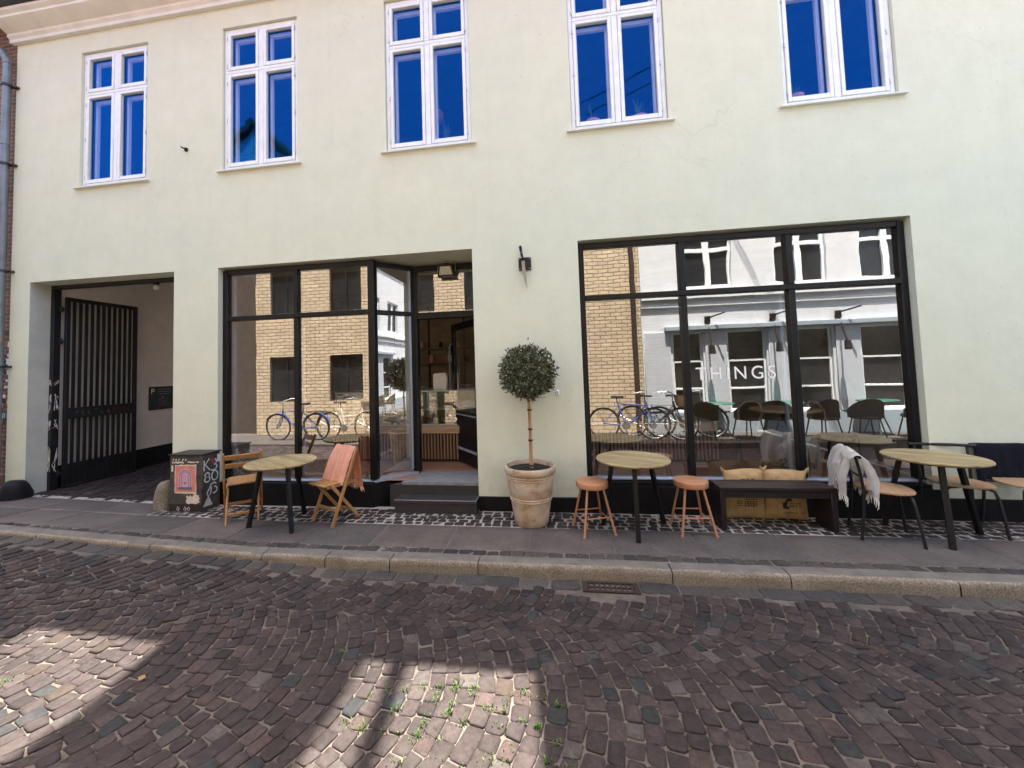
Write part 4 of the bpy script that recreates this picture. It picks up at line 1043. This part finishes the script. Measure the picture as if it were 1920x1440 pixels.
def stool(loc, rz, label):
    t = thing('stool', label, 'stool', loc, rz, 'copper-coloured stools at the middle table'); zs = .50; r = .158
    mb = MB(); mb.lathe([(0, zs-.058), (r-.006, zs-.058), (r-.001, zs-.055), (r, zs-.05), (r, zs-.006), (r-.002, zs-.002), (r-.006, zs), (0, zs-.002)], n=48); mb.build('seat', 'copper', t)
    ft = []
    for k in range(4):
        a = math.pi/4+k*math.pi/2; c, s = math.cos(a), math.sin(a); tp_ = Vector((.115*c, .115*s, zs-.055)); f = Vector((.225*c, .225*s, 0)); ft.append((tp_, f))
        mb = MB(); mb.tube([tp_, f], .0115, 10); mb.tube([f+Vector((0, 0, .018)), f], .0145, 10); mb.build('leg', 'copper', t)
    for k in range(4):
        h = .13 if k % 2 else .17; a, b = ft[k], ft[(k+1) % 4]; u = 1-h/(zs-.055)
        mb = MB(); mb.tube([a[0].lerp(a[1], u), b[0].lerp(b[1], u)], .0065, 8); mb.build('rung', 'copper', t)
    return t
stool((.40, -.495, 0), math.radians(16), 'copper stool left of the middle round table, nearest the potted tree')
stool((1.368, -.43, 0), math.radians(2), 'copper stool between the middle round table and the dark bench')

bn = thing('bench', 'low dark stained wooden bench with slab ends in front of two jute sacks', 'bench', (2.175, -.27, 0))
mb = MB()
for i, (y0, y1) in enumerate(((-.135, -.05), (-.046, .042), (.046, .13))): mb.bx(-.525, .525, y0, y1, .383, .42+.001*i, .004)
mb.build('seat', 'bench', bn)
mb = MB(); mb.bx(-.47, .47, -.125, -.095, .315, .382, .004); mb.bx(-.47, .47, .095, .125, .315, .382, .004); mb.build('apron', 'bench', bn)
for x in (-.498, .498): mb = MB(); mb.bx(x-.026, x+.026, -.13, .125, .0, .382, .005); mb.build('leg', 'bench', bn)

def sack(loc, rz, w, h, d, label, design):
    t = thing('jute_sack', label, 'sack', loc, rz, 'printed jute sacks behind the bench'); rr = random.Random(int(w*1e4)+design)
    def surf(u, v, side):   # u,v in -1..1
        e = max(0, 1-abs(u)**3.2)*max(0, 1-abs(v)**3.2); th_ = d*.5*(e**.55)
        x = u*w/2*(1-.05*(1-v*v)); z = h/2+v*h/2+.012*math.sin(u*2.4+design)*(1 if v > .5 else .2)
        wr = .010*math.sin(u*7+v*5+design)*abs(v)+.016*mnoise.noise((u*2.5+design*3, v*2.5, side))+.007*mnoise.noise((u*7+design*5, v*5, side))
        if v > .8: x += .02*(v-.8)/.2*(1 if u > 0 else -1); z += .03*max(0, abs(u)-.75)/.25*(v-.8)/.2
        return Vector((x, side*(th_+wr*(e**.3)), z))
    mb = MB(); N = 22
    mb.grid([[surf(-1+2*i/N, -1+2*j/N, -1) for j in range(N+1)] for i in range(N+1)]); mb.grid([[surf(-1+2*i/N, -1+2*j/N, 1) for j in range(N+1)] for i in range(N+1)][::-1])
    bmesh.ops.remove_doubles(mb.bm, verts=mb.bm.verts[:], dist=.0008); mb.build('sack', 'jute', t)
    ik = MB()
    def blk(x0, x1, z0, z1):
        n_ = max(1, int((x1-x0)/.02))
        for k in range(n_):
            a, b = x0+(x1-x0)*k/n_, x0+(x1-x0)*(k+1)/n_
            f = lambda x, z: surf(2*x/w, 2*z/h-1, -1)+Vector((0, -.0025, 0))
            ik.face([f(a, z0), f(b, z0), f(b, z1), f(a, z1)])
    def line(x0, x1, z, hh):   # a row of small illegible printed characters
        x = x0
        while x < x1:
            l = hh*rr.uniform(.5, .9)
            if rr.random() < .85: blk(x, x+l*.75, z, z+hh*rr.uniform(.8, 1))
            x += l
    if design == 1:
        for z in (.195, .172, .150): blk(-.11, -.055, z, z+.008)
        for i in range(5):
            for j in range(3): blk(-.03+.026*i, -.012+.026*i, .142+.021*j, .156+.021*j)
        line(-.025, .09, .212, .012); line(-.07, .02, .245, .008); line(-.09, .08, .408, .014)
    else:
        blk(-.065, -.02, .13, .19); blk(-.05, .0, .12, .145); blk(-.045, -.01, .19, .205); blk(-.03, .03, .205, .225); blk(-.015, .02, .225, .235)
        line(.0, .11, .175, .012); line(.0, .12, .145, .02); line(-.06, .14, .075, .012)
    ik.build('print', 'ink', t)
    mb = MB()
    for sx_ in ((-1, 1)):
        p = surf(sx_*.97, .97, 1); mb.tube([p+Vector((-sx_*.01, 0, -.02)), p+Vector((sx_*.006, -.01, .012)), p+Vector((sx_*.016, -.015, .03))], [.018, .013, .004], 7)
    mb.build('ear', 'jute', t)
    return t
sack((2.02, -.075, 0.0), math.radians(2), .41, .51, .125, 'jute sack with a small printed grid, the left of two behind the bench', 1)
sack((2.42, -.075, 0.0), math.radians(-2), .41, .505, .125, 'jute sack with a dark printed emblem, the right of two behind the bench', 2)

def steel_chair(loc, rz, label):
    """local -y is the way the sitter faces"""
    t = thing('cafe_chair', label, 'chair', loc, rz, 'black steel café chairs with plywood seats'); zs = .45
    mb = MB(); pts = [(.205*math.copysign(abs(math.cos(a))**.8, math.cos(a))*(1-.08*math.sin(a)), .20*math.copysign(abs(math.sin(a))**.85, math.sin(a))) for a in np.linspace(0, 2*math.pi, 41)[:-1]]
    mb.prism([(x, y, zs-.014) for x, y in pts], (0, 0, .014)); bmesh.ops.bevel(mb.bm, geom=[e for e in mb.bm.edges if abs(e.verts[0].co.z-e.verts[1].co.z) < .001], offset=.004, segments=2, affect='EDGES'); mb.build('seat', 'seatwood', t)
    for s in (-1, 1):
        mb = MB(); mb.tube([(s*.06, -.10, zs-.028), (s*.13, -.125, zs-.028), (s*.160, -.14, zs-.045), (s*.172, -.15, zs-.10), (s*.19, -.175, .15), (s*.2, -.19, 0)], .0125, 10); mb.build('leg', 'steel', t)
        mb = MB(); mb.tube([(s*.20, .22, 0), (s*.19, .19, .25), (s*.185, .18, zs), (s*.195, .20, .62), (s*.20, .225, .755)], .0125, 10); mb.build('leg', 'steel', t)
    mb = MB(); mb.tube([(-.185, .18, zs-.03), (-.06, .10, zs-.03), (.06, .10, zs-.03), (.185, .18, zs-.03)], .011, 8); mb.build('seat_rail', 'steel', t)
    mb = MB(); mb.tube([(-.25, .205, .757), (-.12, .235, .757), (.12, .235, .757), (.25, .205, .757)], .015, 10); mb.tube([(-.192, .195, .57), (0, .215, .57), (.192, .195, .57)], .010, 8); mb.build('back_rail', 'steel', t)
    return t
chC = steel_chair((3.06, -.44, 0), math.radians(68), 'black steel chair with a plywood seat, draped with the cream throw')
chD = steel_chair((3.86, -.235, 0), math.radians(-14), 'black steel chair with a plywood seat and bare back, tucked behind the right-hand table')
chE = steel_chair((4.40, -.26, 0), math.radians(-4), 'black steel chair at the right edge with a dark navy blanket over its back')
# dark blanket on the right-hand chair
mw = Matrix.Translation(chE.location) @ rotz(chE.rotation_euler.z)
P = []
for i in range(30):
    t = i/29; s_ = (t-.5)*.74; row = []
    for j in range(26):
        v = j/25; x = -.24+.52*v; fold = .012*math.sin(v*15+2*t)+.007*math.sin(v*33)
        y = .222+(.022+.02*abs(s_)+abs(fold)*min(1, abs(s_)*6))*(1 if s_ > 0 else -1)*min(1, abs(s_)/.03)
        if s_ < 0: y -= .05*(-s_)
        row.append(mw @ Vector((x*(1+.05*abs(s_)), y, .783-abs(s_)+.004*math.sin(v*11))))
    P.append(row)
cloth('blanket', 'dark navy blanket hung over the back of the chair at the right edge', P, 'navy', 0)
# cream throw bunched over the back of chair C, two frayed tails hanging down
mw = Matrix.Translation(chC.location) @ rotz(chC.rotation_euler.z)
P = []
for i in range(40):
    t = i/39; s_ = (t-.5)*.86; row = []
    for j in range(28):
        v = j/27; c_ = (v-.5); fold = .016*math.sin(v*17+5*t)+.011*math.sin(v*29+2)
        wd = .285+.06*abs(s_)
        x = c_*wd*2*(1-.25*max(0, abs(s_)-.2)); y = .225+(.045+.06*min(1, abs(s_)*4)+fold*min(1, abs(s_)*7))*(1 if s_ > 0 else -1)*min(1, abs(s_)/.05)
        z = .80-abs(s_)*.93-.02*abs(c_)+.012*math.sin(v*13)
        # notch between the tails on the side towards the street
        gap = max(0, abs(s_)-.14)*max(0, 1-abs(c_)/.16); z += gap*.75; y += (.05*gap)*(-1 if s_ > 0 else 1)
        row.append(mw @ Vector((x, y, z)))
    P.append(row)
cloth('throw', 'off-white frayed throw bunched over the back of a black steel chair', P, 'cream', 46, .07, .008, (0, -1), 'throw')

# ------------------------------------------------------------------ inside the shop
ct = thing('shop_counter', 'slatted wooden counter inside the shop with a pale wooden top band', 'counter', (-.5, 1.12, .3))
mb = MB(); mb.bx(-2.9, 2.75, .03, .75, .0, .42, .0); mb.build('carcass', 'dark', ct)
mb = MB(); x = -2.9
while x < 2.75: mb.bx(x, x+.026, .0, .031, .03, .42, .002); x += .05
mb.build('slats', 'slat', ct)
mb = MB(); mb.bx(-2.92, 2.77, -.02, .77, .42, .53, .004); mb.build('counter_top', 'oak', ct)
dc = thing('display_case', 'glass display case standing on the shop counter, lit by daylight', 'display case', (-2.1, 1.16, .832))
mb = MB()
for x in (-1.25, -.1, .02, 1.05):
    for y in (0, .56): mb.bx(x-.012, x+.012, y-.012, y+.012, 0, .52, .002)
for z in (.0, .515): mb.bx(-1.26, 1.06, -.013, .013, z, z+.02, .002); mb.bx(-1.26, 1.06, .547, .573, z, z+.02, .002)
mb.build('frame', flatmat('pale_metal_trim', (.5, .5, .44), .4), dc)
pane(dc, [(-1.25, 0, .02), (1.05, 0, .02), (1.05, 0, .515), (-1.25, 0, .515)], 'glass_in'); pane(dc, [(-1.25, 0, .53), (1.05, 0, .53), (1.05, .56, .53), (-1.25, .56, .53)], 'glass_in')
mb = MB(); mb.bx(-1.24, 1.04, .02, .54, .24, .252, .001); mb.build('shelf', flatmat('pale_shelf', (.5, .5, .42), .4), dc)
mb = MB(); mb.bx(-1.25, 1.05, .56, .58, .0, .53); mb.build('back_panel', flatmat('pale_panel', (.42, .40, .30), .6), dc)
for i, (x, z, c) in enumerate(((-1.0, .02, 'oak'), (-.8, .02, 'pink'), (-.55, .02, 'oak'), (-.3, .02, 'cream'), (.2, .02, 'dark'), (.45, .02, 'oak'), (.75, .02, 'cream'), (-1.05, .253, 'cream'), (-.7, .253, 'pink'), (-.4, .253, 'oak'), (.3, .253, 'oak'), (.7, .253, 'pink'))):
    mb = MB(); r = R.uniform(.06, .09); h = R.uniform(.05, .12); mb.lathe([(0, 0), (r*.7, 0), (r, h*.7), (r*.92, h), (0, h*.9)], n=20)
    o = mb.build('dish', c, None, (-2.1+x, 1.16+.27, .832+z)); tag(o, 'small dish of food inside the glass display case', 'dish', 'dishes in the display case')
for i, (x, r, h, m_) in enumerate(((-2.42, .11, .07, 'oak'), (-2.12, .15, .05, 'cream'))):
    mb = MB(); mb.lathe([(0, 0), (r*.5, 0), (r, h), (r*.93, h), (0, h*.35)], n=28); o = mb.build('bowl', m_, None, (x, 1.42, 1.363)); tag(o, ['small wooden bowl on top of the display case', 'wide pale bowl on top of the display case'][i], 'bowl', 'bowls on the display case')
bag = MB(); bag.prism([(-.11, 0, 0), (.11, 0, 0), (.12, 0, .17), (.10, 0, .27), (-.11, 0, .26)], (0, .08, 0)); bmesh.ops.bevel(bag.bm, geom=bag.bm.edges[:], offset=.012, segments=2, affect='EDGES')
tag(bag.build('paper_bag', 'cream', None, (-1.70, 1.34, 1.362)), 'pale paper bag standing on the counter, seen through the open door', 'bag')
sh = thing('wall_shelf', 'dark wall shelves on the back wall of the shop with jars', 'shelf', (-2.4, 3.52, 0))
for z in (1.82, 2.14): mb = MB(); mb.bx(-1.4, 1.9, -.12, .17, z, z+.03, .003); mb.build('shelf_board', 'slat', sh)
for x in (-1.0, -.2, .6, 1.4): mb = MB(); mb.bx(x-.012, x+.012, .13, .17, 1.2, 3.1, .002); mb.build('upright', 'dark', sh)
for i in range(15):
    x = -3.7+.2*i+R.uniform(-.03, .03); z = (1.85, 2.17)[i % 2]; mb = MB(); r = R.uniform(.035, .06); h = R.uniform(.1, .18); mb.lathe([(0, 0), (r, 0), (r, h*.8), (r*.7, h*.9), (r*.7, h), (0, h)], n=16)
    o = mb.build('jar', R.choice(['cream', 'oak', 'dark', 'cream', 'pink']), None, (x, 3.5, z)); tag(o, 'small jar on the dark shelves of the back wall', 'jar', 'jars on the wall shelves')
rk = thing('price_rack', 'dark rack of small pale cards just inside the open shop door', 'rack', (-.98, 2.2, .3))
mb = MB(); mb.bx(-.16, .16, 0, .05, 0, 1.75, .003); mb.build('board', 'dark', rk)
for i in range(8): mb = MB(); mb.bx(-.12, .12, -.012, -.002, .85+.1*i, .91+.1*i, .002); mb.build('card', 'cream', rk)
it = thing('round_table', 'round dark wooden table inside the right shop window', 'table', (3.05, 1.0, .3))
mb = MB(); mb.lathe([(0, .70), (.38, .70), (.39, .715), (.38, .73), (0, .73)], n=40); mb.build('table_top', 'oak', it)
mb = MB(); mb.tube([(0, 0, 0), (0, 0, .70)], .03, 10); mb.lathe([(0, .0), (.2, .0), (.19, .02), (0, .03)], n=24); mb.build('leg', 'dark', it)
for i, (x, y, a) in enumerate(((2.5, 1.05, .3), (3.5, .75, 2.2))):
    t = thing('bentwood_chair', ['dark bentwood chair inside the window, nearer the slatted counter', 'dark bentwood chair inside the window, nearer the right edge of the pane'][i], 'chair', (x, y, .3), a, 'chairs inside the right window')
    mb = MB(); mb.lathe([(0, .43), (.2, .43), (.21, .445), (0, .455)], n=28); mb.build('seat', 'dark', t)
    for sx_ in (-1, 1):
        for sy_ in (-1, 1): mb = MB(); mb.tube([(sx_*.13, sy_*.13, .43), (sx_*.18, sy_*.18, 0)], .014, 8); mb.build('leg', 'dark', t)
    mb = MB(); mb.tube([(.15, -.14, .43), (.2, -.2, .7), (.24, -.12, .80), (.26, 0, .82), (.24, .12, .80), (.2, .2, .7), (.15, .14, .43)], .014, 8); mb.build('backrest', 'oak', t)
mg = [flatmat('magazine_'+n, c) for n, c in (('a', (.4, .35, .25)), ('b', (.5, .45, .4)), ('c', (.35, .08, .05)), ('d', (.1, .1, .1)))]
for i in range(6):
    mb = MB(); mb.box((0, 0, .012), (.28, .21, .022), .003, rotz(R.uniform(-.3, .3))); o = mb.build('magazine', mg[i % 4], None, (3.36+R.uniform(-.02, .02), .33, .302+.025*i)); tag(o, ['bottom magazine', 'second magazine from the bottom', 'third magazine from the bottom', 'third magazine from the top', 'second magazine from the top', 'topmost magazine'][i]+' of the pile inside the right shop window', 'magazine', 'pile of magazines inside the window')
# upstairs
pd = thing('pendant_lamp', 'amber glass globe pendant seen through the middle upper window', 'lamp', (-1.47, .62, 5.30))
mb = MB(); mb.lathe([(0, .13)]+[(.13*math.sin(a), .13*math.cos(a)) for a in np.linspace(.15, 3.0, 14)]+[(0, -.13)], n=28); mb.build('globe', 'orb', pd)
mb = MB(); mb.tube([(0, 0, .12), (0, 0, 1.7)], .005, 6); mb.build('cord', 'dark', pd)
def pot_plant(x, z, r, h, label, leaves=0, y=.2):
    t = thing('flower_pot', label, 'plant pot', (x, y, z), 0, 'flower pots on the upper window sills')
    mb = MB(); mb.lathe([(0, 0), (r*.72, 0), (r*.9, h*.75), (r, h*.77), (r, h), (r*.9, h), (0, h*.9)], n=24); mb.build('pot', 'pink', t)
    mb = MB()
    for i in range(leaves):
        a = R.uniform(0, 6.28); l = R.uniform(.08, .26); mb.tube([(0, 0, h*.9), (.03*math.cos(a), .03*math.sin(a), h+l*.6), (.07*math.cos(a), .07*math.sin(a), h+l)], [.003, .006, .002], 5)
    if leaves: mb.build('plant', 'green_leaf', t)
    else: mb.bm.free()
pot_plant(.66, UZ0+.06, .10, .13, 'pink flower pot at the left of the fourth upper window', 4)
pot_plant(1.21, UZ0+.06, .11, .11, 'pink bowl of thin plants at the right of the fourth upper window', 12)
pot_plant(2.95, UZ0+.06, .085, .15, 'pink flower pot with a sprig, in the rightmost upper window', 5)
pot_plant(-1.20, UZ0+.06, .07, .10, 'small pot with trailing leaves, right pane of the middle upper window', 12)
pot_plant(-4.0, UZ0+.06, .10, .10, 'low pink pot in the second upper window from the left', 6)
pot_plant(-6.27, UZ0+.06, .08, .10, 'small pot with leaves in the leftmost upper window', 10)
mb = MB(); mb.bx(BX0+.1, BX1-.1, .135, .34, UZ0+.0, UZ0+.058); mb.build('window_board', 'white', bld)
mb = MB(); mb.lathe([(0, .0), (.05, .0), (.075, .06), (.05, .14), (0, .16)], n=20); o = mb.build('vase', 'lettering', None, (-3.36, .21, UZ0+.06)); tag(o, 'white vase in the right pane of the second upper window', 'vase')

# ------------------------------------------------------------------ the other side of the street, seen mirrored in the glass
OY, OK_ = -4.90, .873
def opp_building(name, label, x0, x1, h, mat, wins, fmat, tall=0.):
    t = thing(name, label, 'building', (0, OY, 1.66*(1-OK_))); t.scale = (OK_,)*3; mb = MB(); mb.wall(x0, x1, -.6, h, 0, [w[:4] for w in wins])
    for w in wins: mb.reveal(*w[:4], 0, -.14)
    mb.face([(x0, 0, -.6), (x0, -8, -.6), (x0, -8, h), (x0, 0, h)]); mb.face([(x1, 0, -.6), (x1, 0, h), (x1, -8, h), (x1, -8, -.6)])
    mb.build('wall', mat, t)
    for (a, b, c, d, kind) in wins:
        m = MB(); f = {'dark': .045, 'cafe': .05}.get(kind, .07)
        m.bx(a+.003, a+f, -.13, -.06, c+.003, d-.003, .004); m.bx(b-f, b-.003, -.13, -.06, c+.003, d-.003, .004); m.bx(a+f, b-f, -.13, -.06, d-f, d-.003, .004); m.bx(a+f, b-f, -.13, -.06, c+.003, c+f, .004)
        mx = (a+b)/2
        if kind == 'cross': m.bx(mx-.08, mx+.08, -.125, -.05, c+f, d-f, .004); m.bx(a+f, b-f, -.12, -.055, c+(d-c)*.66-.05, c+(d-c)*.66+.05, .004)
        elif kind == 'cafe':
            for q in (.28, .62): m.bx(a+f, b-f, -.12, -.055, c+(d-c)*q-.025, c+(d-c)*q+.025, .004)
        else: m.bx(mx-.02, mx+.02, -.125, -.06, c+f, d-f, .003)
        fr = m.build('window', fmat, t); q = MB(); q.face([(a, -.10, c), (b, -.10, c), (b, -.10, d), (a, -.10, d)]); q.build('pane', 'darkpane', fr)
    mb = MB(); mb.prism([(x0, .12, h), (x0, .12, h+.12), (x0, -4.2, h+2.6+tall), (x0, -8.2, h+.12), (x0, -8.2, h)], (x1-x0, 0, 0)); mb.build('roof', 'tile', t)
    return t
bw = []
for k in range(-9, 4):
    c = -.02+2.05*k if k > -99 else 0
    if c-.6 < -9.2 or c > 1.0: continue
    bw.append((c-.55, c+.55, .84, 2.26, 'dark')); bw.append((c-.52, c+.52, 3.62, 5.05, 'dark'))
opp_building('brick_building', 'yellow brick building across the street, mirrored in the shop windows', -9.25, 2.62, 6.3, 'brick_yellow', bw, 'bike_black')
ww = [(3.42, 4.20, .36, 2.52, 'cafe'), (4.82, 5.78, .36, 2.52, 'cafe'), (6.45, 7.36, .36, 2.52, 'cafe'), (8.05, 9.02, .36, 2.52, 'cafe'), (9.8, 10.6, .36, 2.45, 'cafe')]
ww += [(a, a+1.25, 3.72, 5.3, 'cross') for a in (3.8, 6.1, 8.15, 10.3)]
wb = opp_building('white_building', 'white café building across the street, mirrored in the right shop window', 2.63, 14, 7.0, 'white_render', ww, 'white', .4)
mb = MB(); mb.bx(2.63, 14, .0, .10, 3.42, 3.58, .01); mb.bx(2.63, 14, 0, .05, 3.2, 3.3, .01); mb.build('string_course', 'white', wb)
mb = MB(); mb.bx(3.2, 10.9, .01, .16, 2.56, 2.68, .01); mb.build('awning_box', 'bluegrey', wb)
mb = MB(); mb.bx(2.63, 14, .005, .04, -.6, .33, .006); mb.build('plinth', 'bluegrey', wb)
for xa, xb in ((2.66, 3.35), (4.25, 4.78), (5.82, 6.40), (7.42, 8.0), (9.05, 9.7)):
    mb = MB(); mb.bx(xa, xb, .004, .05, .34, 2.54, .01); mb.build('pilaster', 'pier', wb)
o = MB(); o.tube([(0, 0, .0), (0, 0, 6.4)], .06, 12); tag(o.build('drainpipe', 'rust', None, (2.42*OK_, OY+.08, 0)), 'brown drainpipe on the yellow brick building, mirrored in the right window', 'drainpipe')
for i, x in enumerate((4.33*OK_, 5.95*OK_, 7.52*OK_)):
    t = thing('wall_lamp', ['black swing-arm lamp left of the other two, mirrored in the window', 'black swing-arm lamp between the other two, mirrored in the window', 'black swing-arm lamp right of the other two, mirrored in the window'][i], 'lamp', (x, OY+.02, 2.66), 0, 'swing-arm lamps on the white building')
    mb = MB(); mb.bx(-.06, .06, 0, .06, -.08, .1, .01); mb.build('bracket', 'black', t); mb = MB(); mb.tube([(0, .03, .05), (.28, .3, .14)], .018, 8); mb.tube([(0, .03, 0), (-.03, .28, -.62)], .02, 8); mb.build('arm', 'black', t)
    mb = MB(); mb.tube([(-.03, .28, -.60), (-.035, .3, -.80)], [.055, .075], 12); mb.build('shade', 'black', t)
def far_table(x, i):
    t = thing('green_table', ['round green table left of the other two before the white building, mirrored in the window', 'round green table between the other two before the white building, mirrored in the window', 'round green table right of the other two before the white building, mirrored in the window'][i], 'table', (x, -4.52, .02), 0, 'green café tables across the street')
    mb = MB(); mb.lathe([(0, .71), (.33, .71), (.34, .72), (.33, .735), (0, .735)], n=30); mb.build('table_top', 'green_paint', t)
    for k in range(3): a = k*2.1; mb = MB(); mb.tube([(0, 0, .7), (.25*math.cos(a), .25*math.sin(a), 0)], .012, 8); mb.build('leg', 'green_paint', t)
def far_chair(x, rz, nth):
    t = thing('padded_chair', nth+' of the six black padded chairs mirrored along the right window', 'chair', (x, -4.15, .02), rz, 'black chairs across the street')
    mb = MB(); mb.lathe([(0, .40), (.24, .40), (.27, .43), (.25, .47), (0, .48)], n=24); mb.build('seat', 'rubber', t)
    P = [[Vector((.30*math.sin(a), .30*math.cos(a)-.05, .42+.40*v*(math.cos(a*.8)))) for v in np.linspace(0, 1, 8)] for a in np.linspace(-1.5, 1.5, 18)]
    mb = MB(); mb.grid(P); bmesh.ops.solidify(mb.bm, geom=mb.bm.faces[:], thickness=.04); mb.build('backrest', 'rubber', t)
    for sx_ in (-1, 1):
        for sy_ in (-1, 1): mb = MB(); mb.tube([(sx_*.16, sy_*.16, .40), (sx_*.22, sy_*.22, 0)], .013, 8); mb.build('leg', 'steel', t)
for i, x in enumerate((3.75, 5.15, 6.95)): far_table(x, i)
for x, a, nth in ((3.3, .3, 'leftmost'), (4.2, -.2, 'second from the left'), (4.75, .4, 'third from the left'), (5.65, -.1, 'third from the right'), (6.45, .2, 'second from the right'), (7.4, -.2, 'rightmost')): far_chair(x, a, nth)

def bicycle(loc, rz, label, paint, basket=False, lean=.10):
    t = thing('bicycle', label, 'bicycle', loc, rz, 'bicycles parked across the street'); t.rotation_euler = (lean, 0, rz); r = .335
    for x in (-.53, .53):
        m = MB(); m.tube([(x+r*math.cos(a), 0, r+r*math.sin(a)) for a in np.linspace(0, 2*math.pi, 37)[:-1]], .019, 8, closed=True); w = m.build('wheel', 'rubber', t)
        m = MB(); m.tube([(x+(r-.022)*math.cos(a), 0, r+(r-.022)*math.sin(a)) for a in np.linspace(0, 2*math.pi, 37)[:-1]], .010, 6, closed=True); m.build('rim', 'chrome', w)
        m = MB()
        for k in range(14): a = k*2*math.pi/14; m.tube([(x, .02*(-1)**k, r), (x+(r-.025)*math.cos(a), 0, r+(r-.025)*math.sin(a))], .0022, 4)
        m.tube([(x, -.05, r), (x, .05, r)], .022, 8); m.build('spokes', 'chrome', w)
        m = MB(); A = np.linspace(.2 if x < 0 else .5, 2.9, 14); P = [[Vector((x+(r+.03)*math.cos(a), y, r+(r+.03)*math.sin(a))) for y in (-.028, 0, .028)] for a in A]; m.grid(P); m.build('mudguard', paint, t)
    m = MB(); bb = (-.05, 0, .29); st = (-.22, 0, .78); hd0 = (.40, 0, .62); hd1 = (.36, 0, .80)
    for a, b, q in ((bb, st, .017), (bb, hd0, .018), (st, (.375, 0, .72), .015) if not basket else ((-.15, 0, .55), hd0, .016), (hd0, hd1, .018), ((-.53, .05, r), bb, .011), ((-.53, -.05, r), bb, .011), ((-.53, .05, r), (-.2, 0, .72), .009), ((-.53, -.05, r), (-.2, 0, .72), .009)): m.tube([a, b], q, 8)
    m.build('frame', paint, t)
    m = MB(); m.tube([hd0, (.44, .045, .5), (.53, .05, r)], .011, 8); m.tube([hd0, (.44, -.045, .5), (.53, -.05, r)], .011, 8); m.build('fork', paint, t)
    m = MB(); m.tube([hd1, (.35, 0, .98), (.36, .06, 1.0), (.30, .26, 1.02), (.12, .30, 1.0)], .011, 8); m.tube([(.35, 0, .98), (.36, -.06, 1.0), (.30, -.26, 1.02), (.12, -.30, 1.0)], .011, 8); m.build('handlebar', 'chrome', t)
    m = MB(); m.tube([st, (-.235, 0, .9)], .013, 8); m.prism([(-.36, .09, .90), (-.36, -.09, .90), (-.22, -.05, .90), (-.08, -.02, .90), (-.08, .02, .90), (-.22, .05, .90)], (0, 0, .045)); m.build('saddle', 'rubber', t)
    m = MB(); m.tube([(-.24, .06, .70), (-.78, .06, .71)], .007, 6); m.tube([(-.24, -.06, .70), (-.78, -.06, .71)], .007, 6); m.tube([(-.7, .05, .71), (-.53, .06, r)], .006, 6); m.tube([(-.7, -.05, .71), (-.53, -.06, r)], .006, 6)
    for x in (-.4, -.55, -.7): m.tube([(x, -.06, .71), (x, .06, .71)], .006, 6)
    m.build('rack', 'steel', t)
    m = MB(); m.tube([(-.05, .06, .29), (-.05, .075, .29)], .09, 18); m.tube([(-.05, .09, .29), (-.05, .09, .13)], .01, 6); m.tube([(-.05, -.06, .29), (-.05, -.06, .45)], .01, 6); m.bx(-.1, .0, .09, .17, .115, .14); m.bx(-.1, 0, -.15, -.06, .44, .465); m.build('crank', 'chrome', t)
    if basket:
        m = MB(); m.lathe([(.13, 0), (.18, .22), (.175, .22), (.125, .01), (0, .01)], (.56, 0, .72), 20); m.build('basket', 'wicker', t)
for x, y, a, lab, paint, bk in ((-6.35, -4.25, math.pi, 'blue bicycle parked across the street, leftmost in the left window reflection', 'bike_blue', False), (-5.05, -4.3, 0.06, 'cream bicycle with a basket, mirrored in the left window beside the blue one', 'bike_cream', True),
                                (-3.5, -4.3, math.pi+.1, 'black bicycle across the street, mirrored through the open doorway', 'bike_black', False), (1.75, -4.2, .15, 'blue bicycle leaning leftmost in the right window reflection', 'bike_blue', False),
                                (2.35, -4.3, .5, 'black bicycle with a basket in the right window reflection', 'bike_black', True), (3.0, -4.35, .12, 'black bicycle nearest the white building in the right window reflection', 'bike_black', False)):
    bicycle((x, y, .02), a, lab, paint, bk)
